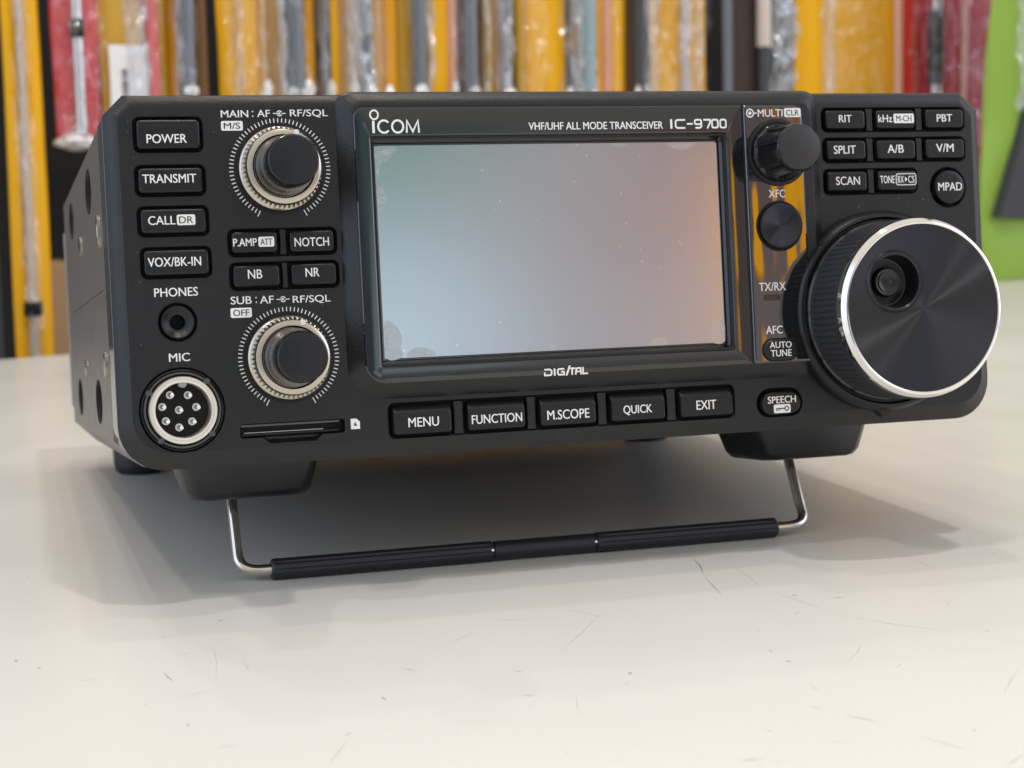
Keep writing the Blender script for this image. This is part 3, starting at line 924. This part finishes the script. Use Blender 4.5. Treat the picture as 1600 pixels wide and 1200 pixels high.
# --- headphone jack, microphone connector, card slot
jk = RB()
jk.loft(lathe(12.5, 36.4, [(4.2, 4.9), (4.2, .3), (4.0, -.05), (3.7, -.1), (3.2, .25), (2.4, .9), (1.9, 1.0), (1.75, 1.3), (1.75, 5)], 64), False, False)
jo = jk.build('headphone_jack', M['panel2'], radio)
jb = RB()
jb.loft(lathe(12.5, 36.4, [(2.0, 4.85), (.02, 4.86)], 32))
jb.build('jack_hole', M['void'], jo)
mcx, mcz = 12.5, 14.7
mc_ = RB()
mc_.loft(lathe(mcx, mcz, [(10.2, 5.9), (10.2, .2), (10.0, -.3), (9.8, -.4), (9.65, 0), (9.6, .8), (9.3, .9)], 96), True, False)
mic = mc_.build('microphone_connector', M['panel2'], radio, 40)
cl = RB()
cl.loft(lathe(mcx, mcz, [(9.55, 3), (9.55, -.6), (9.4, -.9), (8.95, -.9), (8.75, -.6), (8.7, 1)], 96), False, False)
cl.build('collar', M['gunmetal'], mic, 40)
for a in (48, 150, 232, 318):
    tbm = RB()
    tx, tz = mcx + 9.2 * math.cos(R(a)), mcz + 9.2 * math.sin(R(a))
    tbm.loft([rr(tx, tz, 1.5, 1.3, .3, .5), rr(tx, tz, 1.5, 1.3, .3, -1.2)])
    tbm.build('collar_notch', M['gunmetal'], mic)
sh = RB()
sh.loft(lathe(mcx, mcz, [(8.4, 3), (8.4, -2.4), (8.2, -2.9), (7.3, -3.1), (6.9, -2.9), (6.7, -2.3), (6.7, 4)], 96), False, False)
sh.build('metal_shell', mat('bright_nickel', (.86, .82, .74), .34, metal=.9), mic, 40)
ky = RB()
ky.loft(lathe(mcx + .1, mcz + 6.6, [(1.15, 3), (1.15, -2.6), (1.0, -2.8), (.02, -2.8)], 32))
ky.build('locating_key', M['silver'], mic, 40)
ins = RB()
ins.loft(lathe(mcx, mcz, [(6.75, 5.5), (6.75, 3.2), (.02, 3.1)], 64))
ins.build('insert', M['void'], mic)
for (x, z) in ((9.93, 18.53), (14.31, 18.29), (7.9, 15.68), (16.23, 15.24), (11.95, 14.71), (8.6, 12.1), (15.04, 11.71), (11.8, 10.4)):
    p = RB()
    p.loft(lathe(x, z, [(1.02, 3.6), (1.02, 2.9), (.95, 2.8), (.62, 2.8), (.56, 3.0), (.56, 3.15)], 28), False, True)
    p.loft(lathe(x, z, [(.5, 3.1), (.5, -2.5), (.45, -2.8), (.3, -2.9), (.02, -2.92)], 24))
    p.build('pin', M['pin'], mic, 40)
cs = RB()
cs.loft([rr(39.7, 8.5, 26.3, 3.3, .6, 3.9), rr(39.7, 8.5, 26.3, 3.3, .6, 3.0)])
slot = cs.build('card_slot', M['void'], radio)
cl_ = RB()
cl_.loft([rr(39.3, 7.5, 25.2, .8, .3, 3.2), rr(39.3, 7.5, 25.2, .8, .3, 1.5), rr(39.3, 7.5, 24.9, .5, .2, 1.2)])
cl_.build('slot_lip', M['panel2'], slot)
cl_ = RB()
cl_.loft([rr(37.6, 8.0, 20.0, .16, .05, 3.2), rr(37.6, 8.0, 20.0, .16, .05, 1.4)])
cl_.build('slot_glint', M['silver'], slot)  # bright sliver stands in for the thin highlight inside the slot
cl_ = RB()
cl_.loft([rr(39.3, 9.75, 25.0, .5, .2, 3.2), rr(39.3, 9.75, 25.0, .5, .2, 1.2)])
cl_.build('slot_lip', M['gunmetal'], slot)

dust = RB()
for _ in range(46):
    x, z = random.choice(((random.uniform(22.5, 53), random.uniform(11, 88)), (random.uniform(190, 236), random.uniform(60, 64)), (random.uniform(2, 5), random.uniform(30, 88)), (random.uniform(60, 166), random.uniform(1.5, 3.6))))
    q = random.uniform(.05, .13)
    dust.add([(x + q * random.uniform(.5, 1.3) * math.cos(i * 1.257), -.03 if z > 4.4 else 3 - z * .75 - .35, z + q * random.uniform(.5, 1.3) * math.sin(i * 1.257)) for i in range(5)], [(0, 1, 2, 3, 4)])
dust.build('dust_specks', mat('dust', (.34, .34, .35), .9), front, 0)['kind'] = 'stuff'

# --- case
ca = RB()
def case_ring(y, d):
    return outline(-3 + d, 241 - d, -.2 + d, 91.8 - d, y, [('c', 4.5), ('c', 4.5), ('c', 7.2), ('c', 7.2)], 3)
ca.loft([case_ring(21.5, .9), case_ring(23.2, .9), case_ring(23.4, .15), case_ring(230, .15), case_ring(231, .9)])
ho = RB()
VENT = ((75.5, 76.6), (178.0, 77.0), (176.3, 16.8), (75.5, 16.6))
for (y, z) in VENT:
    ho.loft([[(x, y + (13 - k) * math.cos(R(i * 10)), z + (6.4 - k) * math.sin(R(i * 10))) for i in range(36)] for x, k in ((-5, 0), (-2.6, 0), (-.8, .7))])
case_me = boolean(ca.mesh('c'), [ho.mesh('h')])
case = link('case', case_me, M['case'], radio, 30)
for (y, z) in VENT:  # black floor and lining put in as painted shade inside each recess
    v = RB()
    v.loft([[(x, y + 12.2 * math.cos(R(i * 10)), z + 5.6 * math.sin(R(i * 10))) for i in range(36)] for x in (-.9, -.4)])
    v.build('side_recess', M['void'], case)
    v = RB()
    v.loft([[(x, y + k * 12.85 * math.cos(R(i * 10)), z + k * 6.25 * math.sin(R(i * 10))) for i in range(36)] for x, k in ((-2.98, 1.0), (-2.9, .99), (-.95, .95))], False, False)
    v.build('recess_shade', M['void'], case)
for (y, z, ry, rz) in ((34.8, 62, 1.6, 4.2), (123, 64.5, 3.0, 3.0), (123.5, 26.5, 3.2, 2.6), (33, 26.9, 1.8, 3.4)):
    v = RB()
    v.loft([[(-2.7, y + ry * math.cos(R(i * 15)), z + rz * math.sin(R(i * 15))) for i in range(24)], [(-3.5, y + ry * math.cos(R(i * 15)), z + rz * math.sin(R(i * 15))) for i in range(24)], [(-3.8, y + .7 * ry * math.cos(R(i * 15)), z + .7 * rz * math.sin(R(i * 15))) for i in range(24)]])
    v.build('case_screw', M['silver'], case)
v = RB()
v.loft([[(x, 28, z), (x, 196, z), (x, 196, z + .5), (x, 28, z + .5)] for x, z in ((-2.4, 45.8), (-3.15, 45.8))])
v.build('case_seam', M['silver'], case)
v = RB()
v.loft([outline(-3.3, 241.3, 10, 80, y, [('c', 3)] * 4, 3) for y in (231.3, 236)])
v.build('rear_panel_glint', mat('rear_glint_alloy', (.62, .61, .59), .35, metal=.9), case)  # pale plate edge put in as the reflection along the rear edge

# --- feet and stand
for cx in (33.0, 199.0):
    f = RB()
    def fr_(z, hw, y0, y1, ch):
        return [(cx - hw + ch, y0, z), (cx + hw - ch, y0, z), (cx + hw, y0 + ch, z), (cx + hw, y1, z), (cx - hw, y1, z), (cx - hw, y0 + ch, z)]
    f.loft([fr_(2, 19.2, 29.2, 60, 2.5), fr_(-.5, 18.6, 29.6, 59.5, 2.5), fr_(-8.6, 16.4, 30.6, 57, 3), fr_(-10.2, 15.2, 31.6, 56, 3), fr_(-10.6, 14.4, 32.4, 55, 3)])
    f.build('front_foot', M['foot'], radio, 50)
def zt(y):
    return -32.7 + .1124 * (y - 28)
for cx in (18.5, 217.0):
    f = RB()
    rings = []
    for z, r_ in ((1, 9.6), (-8.5, 9.2), (-11.0, 8.6), (-12.0, 7.6)):
        rings.append([(cx + r_ * math.cos(R(i * 10)), 212 + r_ * math.sin(R(i * 10)), z + (.1124 * r_ * math.sin(R(i * 10)) if z < -8 else 0)) for i in range(36)])
    f.loft(rings)
    f.build('rear_foot', M['rubber'], radio)
stand = RB()
def bend(p0, c, p1, n=8):
    return [tuple((1 - u) ** 2 * Vector(p0) + 2 * u * (1 - u) * Vector(c) + u * u * Vector(p1)) for u in [i / n for i in range(n + 1)]]
by, bzz = 28.2, -29.8
pl = [(28.6, 40, -7), (28.5, 36.5, -14.5), (28.4, 32.0, -24.0)] + bend((28.4, 31.0, -26.0), (28.4, by, -29.9), (34.5, by, -29.8)) + [(60, by, bzz)]
pr = [(160, by, bzz)] + bend((188.0, by, -29.8), (194.6, by, -29.9), (194.6, 31.0, -26.0)) + [(194.6, 32.0, -24.0), (194.5, 36.5, -14.5), (194.4, 40, -7)]
tube(stand, pl + pr, 1.5)
sto = stand.build('wire_stand', M['wire'], radio)
def sleeve(x0, x1, r_, fl_):
    s_ = RB()
    rings = []
    n = 48
    for x, k in ((x0, .85), (x0 + .5, 1), (x0 + 3, 1), (x0 + 3.01, 1), (x1 - 3.01, 1), (x1 - 3, 1), (x1 - .5, 1), (x1, .85)):
        ring = []
        for j in range(n):
            a = 2 * math.pi * j / n
            g = 1 - (fl_ if (j % 6 in (0, 1)) and x0 + 2.9 < x < x1 - 2.9 else 0)
            ring.append((x, by + r_ * k * g * math.cos(a), bzz + r_ * k * g * math.sin(a)))
        rings.append(ring)
    s_.loft(rings)
    return s_.build('rubber_sleeve', M['rubber'], sto, 25)
sleeve(36.7, 98.3, 2.85, .10)
sleeve(98.3, 128.5, 2.66, .0)
sleeve(128.5, 184.5, 2.85, .10)
for x in (97.6, 127.9):
    s_ = RB()
    s_.loft(lathe(0, 0, [(.5, 0), (.45, -.3), (.02, -.45)], 16))
    s_ = RB()
    s_.loft(lathe(x, -29.3, [(.4, 26.2), (.36, 25.35), (.02, 25.2)], 16))
    s_.build('sleeve_pin', M['pin'], sto)

# ------------------------------------------------------------------ hanging packs behind the table
ROT = math.atan2(EY, EX)
def pack(name, label, cat, s, off=100, group='hanging packs behind the table'):
    p = along(s, off, 0)
    return thing(name, label, cat, (p[0] * .001, p[1] * .001, 0), (0, 0, ROT), group)
def pouch(part, parent, s_c, a, b, z0, z1, m, y=0., th=6., bulge=2., wob=.6, rows=14):
    """an upright soft sheet with thickness: from a to b along the row, z0 to z1 (mm)"""
    mb = MB()
    rings = []
    n = 9
    ph = random.uniform(0, 6)
    for i in range(rows + 1):
        u = i / rows
        z = z0 + (z1 - z0) * u
        w0, w1 = a - s_c + wob * math.sin(ph + u * 7), b - s_c + wob * math.sin(ph + 2 + u * 6)
        pin = 1.0 if 0 < i < rows else .3
        ring = []
        for j in range(n):
            v = j / (n - 1)
            ring.append((w0 + (w1 - w0) * v, y - (th / 2 * min(1, 4 * v * (1 - v) * 2.5) + bulge * math.sin(math.pi * v) + wob * .8 * math.sin(ph + u * 9 + v * 5)) * pin, z))
        for j in range(n):
            v = 1 - j / (n - 1)
            ring.append((w0 + (w1 - w0) * v, y + th / 2 * pin * min(1, 4 * v * (1 - v) * 2.5) + .02, z))
        rings.append(ring)
    mb.loft(rings)
    return mb.build(part, m, parent, 60)
def rod(parent, s_c, c, r, z0, z1, m, y=-8., bands=(), part='rod', top=None):
    mb = MB()
    top = r if top is None else top
    rings = []
    rows = 10
    for i in range(rows + 1):
        u = i / rows
        q = r + (top - r) * u
        rings.append([(c - s_c + q * math.cos(2 * math.pi * j / 20), y + q * math.sin(2 * math.pi * j / 20), z0 + (z1 - z0) * u) for j in range(20)])
    mb.loft(rings)
    o = mb.build(part, m, parent)
    for (b0, b1, bm, rb) in bands:
        k = MB()
        k.loft([[(c - s_c + q * math.cos(2 * math.pi * j / 20), y + q * math.sin(2 * math.pi * j / 20), z) for j in range(20)] for z, q in ((b0, rb * .9), (b0 + 1, rb), (b1 - 1, rb), (b1, rb * .9))])
        k.build('rod_band', bm, o)
    return o
def film_sheet(parent, s_c, a, b, z0, z1, m, y=-12., amp=2.2, part='clear_sleeve'):
    """crinkled clear sleeve in front of a pack"""
    mb = MB()
    nx, nz = 10, 44
    ph = [random.uniform(0, 6.28) for _ in range(6)]
    P = []
    for i in range(nz + 1):
        z = z0 + (z1 - z0) * i / nz
        for j in range(nx + 1):
            v = j / nx
            x = a - s_c + (b - a) * v
            d = amp * (.5 * math.sin(z * .13 + ph[0] + v * 3) + .4 * math.sin(z * .31 + ph[1] - v * 5) + .5 * math.sin(v * 9 + z * .07 + ph[2]) + .25 * math.sin(z * .7 + v * 8 + ph[3]))
            P.append((x + .5 * math.sin(z * .2 + ph[4]), y + d + 7 * (2 * v - 1) ** 4, z))
    F = [(i * (nx + 1) + j, i * (nx + 1) + j + 1, (i + 1) * (nx + 1) + j + 1, (i + 1) * (nx + 1) + j) for i in range(nz) for j in range(nx)]
    mb.add(P, F)
    return mb.build(part, m, parent, 180)
def crimp(parent, s_c, c, w, z, h, y=-14.):
    """the gathered end of a sleeve"""
    mb = MB()
    rings = []
    for i in range(9):
        u = i / 8
        q = w / 2 * (math.sin(math.pi * (.08 + .84 * u)))
        ph = random.uniform(0, 6)
        rings.append([(c - s_c + q * math.cos(2 * math.pi * j / 16) * (1 + .25 * math.sin(5 * j + ph)), y + .6 * q * math.sin(2 * math.pi * j / 16) * (1 + .3 * math.sin(3 * j + ph)), z + h * u) for j in range(16)])
    mb.loft(rings)
    return mb.build('crimped_end', M['crimp'], parent, 40)
ZT = 330
# 1 yellow, far left, reaching down behind the table
p = pack('hanging_pack', 'tall yellow pack with thin grey rod and black band, leftmost behind the table', 'pack', 60)
pouch('card', p, 60, 47, 72.3, -60, ZT, M['c_yellow'])
rod(p, 60, 56, 3.2, -60, ZT, mat('rod_clear', (.55, .45, .34), .25, var=.1, bscale=80), -9, [(17, 26, M['c_black'], 6.0)], top=2.6)
film_sheet(p, 60, 50, 64, -40, ZT, M['film'], -14)
# a dark upright beside it
p = pack('dark_panel', 'dark upright board at the left edge of the view, beside the yellow pack', 'board', 30, 130)
pouch('board', p, 30, -40, 49, -80, 150, M['c_dgrey'], 0, 6, 0, 0)
p['group'] = ''
del p['group']
# tan box
bx_ = MB()
bx_.loft([rr(0, 0, 30, 0.02, .005, 0)] * 2) if False else None
p = pack('small_box', 'plain tan cardboard box on the shelf below the red pack', 'box', 87, 140)
del p['group']
k = MB()
k.loft([[(-9 + d, -20 + d, z), (16 - d, -20 + d, z), (16 - d, 20 - d, z), (-9 + d, 20 - d, z)] for z, d in ((-80, 0), (48.5, 0), (49.2, .6))])
k.build('carton', M['c_beige'], p)
# 2 red with chrome rod, hanging short
p = pack('hanging_pack', 'short red pack with chrome rod, its sealed end above the tan box', 'pack', 97)
pouch('card', p, 97, 80.5, 113, 132, ZT, M['c_red'])
rod(p, 97, 94.6, 3.8, 134, ZT, M['rod_chrome'], -9, [(196, 208, M['c_black'], 4.6)])
film_sheet(p, 97, 78.5, 114, 127, ZT, M['film'], -14, 3.0)
crimp(p, 97, 92, 28, 123, 12, -6)
# 3 yellow with white label
p = pack('hanging_pack', 'yellow hanging pack with white barcode label low on its front', 'pack', 130)
pouch('card', p, 130, 113.5, 145, 120, ZT, M['c_ochre'])
lb = pouch('label', p, 130, 116.5, 143.5, 128, 192.5, M['c_paper'], -7.5, 1, .6, .2)
bc = MB()
for i in range(9):
    bc.add([(-5.6 + .0, -9.6, 150 + i * 3.0), (-1.8, -9.6, 150 + i * 3.0), (-1.8, -9.6, 151.2 + i * 3.0 + (i % 3) * .5), (-5.6, -9.6, 151.2 + i * 3.0 + (i % 3) * .5)], [(0, 1, 2, 3)])
bc.build('barcode', M['c_dgrey'], lb, 0)
film_sheet(p, 130, 128, 146, 120, ZT, M['film_white_glint'], -14, 3.2)
# 4 scarlet
p = pack('hanging_pack', 'narrow crinkled orange-red pack beside the white barcode label', 'pack', 148)
pouch('card', p, 148, 143.5, 153.5, 120, ZT, M['c_pinkred'], -4)
film_sheet(p, 148, 143, 154.5, 120, ZT, M['film'], -13, 3.2)
# 5 olive yellow edge
p = pack('hanging_pack', 'very narrow olive-yellow pack edge right of the orange-red pack', 'pack', 157)
pouch('card', p, 157, 153, 161, 100, ZT, M['c_ochre'], 2)
# generic narrow packs: (label, [card a, b, colour], rods [(s, r, mat)], sleeves [(a, b, mat)], crimps [s, w])
packs = [
 ('grey rod in a clear sleeve between the olive pack and a brown gap', 172, [(163, 181, 'amber', 6)], [(170.5, 6.0, 'rod_grey')], [(162, 167, 'film_white_glint'), (164, 179, 'film')], [(171, 10)]),
 ('dark brown pack beside the black gap left of the first broad yellow pack', 186, [(181, 191.5, 'brown', 0)], [], [], []),
 ('broad yellow pack with a pale vertical streak, above the upper volume knob', 218, [(199.5, 232, 'yellow', 0), (231, 239.5, 'tan', 2)], [], [(207, 213, 'film_white_glint'), (200, 236, 'film')], [(230, 8)]),
 ('stout grey rod in a clear sleeve with white crumpled end, beside the streaked yellow pack', 255, [(237, 275, 'tan', 4), (263, 275, 'amber', -2)], [(253.5, 7.2, 'rod_grey')], [(240, 246, 'film_blue'), (244, 268, 'film')], [(253, 14), (263, 9)]),
 ('slim dark rod in a clear sleeve squeezed between orange and yellow cards', 280, [(275, 285, 'dgrey', 8)], [(280, 3.6, 'rod_dark')], [(274, 280, 'film_white_glint')], [(281, 6)]),
 ('thin bright yellow card strip above the left corner of the raised screen section', 290, [(285, 295.5, 'yellow', 0)], [], [], []),
 ('tan sleeve with sparkling film and a blue-grey rod on its right', 308, [(295, 320, 'tan', 5)], [(313, 4.6, 'rod_grey')], [(295.5, 304, 'film_white_glint'), (303, 320, 'film_blue')], [(300, 7), (314, 10)]),
 ('amber-brown pack with a soft pale streak ending at a dark seam', 332, [(319.5, 333, 'tan', 0), (332, 344.5, 'amber', -1)], [], [(322, 331, 'film')], [(330, 7)]),
 ('grey rod flanked by pale yellow and a bluish white sleeve edge', 359, [(346, 374, 'ochre', 4)], [(358.5, 5.4, 'rod_grey')], [(348, 353, 'film'), (363.5, 371.5, 'film_blue')], [(358, 11)]),
 ('yellow pack with a small pinkish patch low on its right side', 384, [(372, 392, 'yellow', 0), (390, 397.5, 'pink', -2)], [], [(386, 397, 'film')], [(388, 6)]),
 ('grey rod in front of brown card with a bright white sleeve fold', 410, [(397, 424.5, 'brown', 4)], [(404, 6.2, 'rod_grey')], [(416, 422.5, 'film_blue'), (398, 412, 'film')], [(405, 11)]),
 ('narrow pack with a wavy grey rod between yellow and tan strips', 438, [(424, 431.5, 'yellow', 0), (431, 449.5, 'tan', 4), (449, 454, 'olive', 2)], [(437, 4.0, 'rod_grey')], [(430, 445, 'film_white_glint')], [(438, 12)]),
 ('widest plain yellow pack, above the middle of the screen', 478, [(454, 464, 'ochre', -1), (463.5, 504, 'yellow', 0)], [], [(492, 505, 'film'), (456, 480, 'film')], [(497, 7)]),
 ('teal-grey rod in a pale bluish sleeve right of the widest yellow pack', 516, [(504, 532, 'dgrey', 6)], [(518.5, 6.4, 'rod_teal')], [(502.5, 512.5, 'film_blue'), (510, 530, 'film')], [(520, 14)]),
 ('orange-yellow pack split by a pale pink vertical strip', 548, [(531, 541, 'amber', 0), (540.5, 548.5, 'pink', -1), (548, 564.5, 'yellow', 0)], [], [(540, 548, 'film')], []),
 ('dark brown rod pack with large white glints of crumpled film', 578, [(564, 593, 'brown', 5)], [(571, 5.5, 'rod_dark')], [(574, 592, 'film_white_glint'), (582, 594, 'film')], [(568, 7)]),
 ('yellow pack with two white streaks, left of the black gap', 624, [(592.5, 654, 'yellow', 0)], [(621.5, 3.0, 'rod_chrome')], [(618, 627, 'film_white_glint'), (632, 639, 'film_white_glint'), (594, 650, 'film')], []),
]
for lb_, s_c, cards, rods, films, ends in packs:
    p = pack('hanging_pack', lb_, 'pack', s_c)
    for a, b, c, y in cards:
        pouch('card', p, s_c, a, b, 112 + (len(cards) * 17 + int(a)) % 30, ZT, M['c_' + c], y)
    for c, r_, m_ in rods:
        rod(p, s_c, c, r_, 150, ZT, M[m_], -9 - r_ * .4)
    for a, b, m_ in films:
        film_sheet(p, s_c, a, b, 148, ZT, M[m_], -15 - random.uniform(0, 2), 2.6)
    for c, w in ends:
        crimp(p, s_c, c, w, 150 + random.uniform(4, 9), 14, -15)
# dark pack with crumpled blue film
p = pack('hanging_pack', 'dark brown pack with crumpled bluish film and slim dark rod, beside the black gap', 'pack', 716)
pouch('card', p, 716, 673, 757.5, 60, ZT, M['c_darkbrown'])
pouch('edge_strip', p, 716, 672, 682, 60, ZT, M['c_grey'], -3, 4)
rod(p, 716, 713, 5.5, 150, 208, M['rod_dark'], -10)
rod(p, 716, 713, 6.5, 207, ZT, mat('rod_cream', (.62, .55, .50), .4), -10, part='handle')
film_sheet(p, 716, 722, 754, 140, ZT, M['film_blue'], -14, 5)
# broad yellow pack on the right
p = pack('hanging_pack', 'broad glossy yellow pack with pale stripe and white glints, above the multi knob', 'pack', 820)
pouch('card', p, 820, 760, 893, 60, ZT, M['c_yellow'], 0, 8, 3)
pouch('side_fold', p, 820, 868, 885, 60, ZT, M['c_amber'], -4.5, 3, 1)
pouch('edge_strip', p, 820, 884, 895, 60, ZT, M['c_pink'], -5, 3, 1)
film_sheet(p, 820, 787, 798, 60, ZT, M['film_white_glint'], -15, 1.5, 'pale_stripe')
film_sheet(p, 820, 796, 868, 60, ZT, M['film'], -17, 5)
# red pack with dark rod
p = pack('hanging_pack', 'wide crimson pack with a dark chrome-ended rod, beside the green bag', 'pack', 965)
pouch('card', p, 965, 894, 926, 84, ZT, M['c_scarlet'], 1)
pouch('card', p, 965, 925, 1041, 88, ZT, M['c_crimson'], 0, 8, 3)
pouch('pale_stripe', p, 965, 974, 984, 86, ZT, M['c_pink'], -8, 2, .6)
rod(p, 965, 931, 7.5, 178, 246, M['rod_dark'], -14)
rod(p, 965, 931, 5.5, 140, 178, M['rod_chrome'], -14, part='rod_end')
rod(p, 965, 931, 5.5, 246, ZT, M['rod_chrome'], -14, part='rod_end')
film_sheet(p, 965, 896, 1038, 80, ZT, M['film'], -22, 2.5)
crimp(p, 965, 1028, 26, 68, 22, -8)

# ------------------------------------------------------------------ green bag standing at the table's far edge
gb = thing('green_bag', 'lime green bag with a dark sloping band standing at the right end of the table', 'bag', tuple(v * .001 for v in along(925, -6, 0)), (0, 0, ROT))
mb = MB()
rings = []
for i in range(25):
    u = i / 24
    z = .5 + 380 * u
    l = (-36 - 9 * min(1, z / 50)) if z < 50 else -45 + 15 * (z - 50) / 195
    l += .8 * math.sin(u * 19)
    th = 10 + 4 * math.sin(min(1, u * 1.6) * math.pi)
    ring = []
    for j in range(12):
        v = j / 11
        ring.append((l + 150 * v, -th * min(1, 5 * v * (1 - v)) * (.75 if i == 0 else 1) - 2.2 * math.sin(u * 11 + v * 7) - 1.6 * math.sin(v * 16 + u * 9), z))
    for j in range(12):
        v = 1 - j / 11
        ring.append((l + 150 * v, .2 * th * min(1, 5 * v * (1 - v)) + .1, z))
    rings.append(ring)
mb.loft(rings)
mb.build('bag_body', mat('green_fabric', (.28, .45, .07), .5, spec=.3, bump=.3, bscale=400, var=.15), gb, 60)
bd = MB()
bd.loft([[(x, y, z) for x, z in ((-36, 57), (80, 50), (80, 300), (34, 300), (20, 230), (8, 191), (3, 172), (-10, 120), (-24, 85))] for y in (-8, -18)])
bd.build('dark_band', mat('dark_webbing', (.035, .035, .042), .6, bump=.4, bscale=500), gb, 40)
film_sheet(gb, 0, -14, 6, 150, 340, M['film_white_glint'], -24, 3, 'edge_glint')  # white film sheet added as the glint near the bag's top
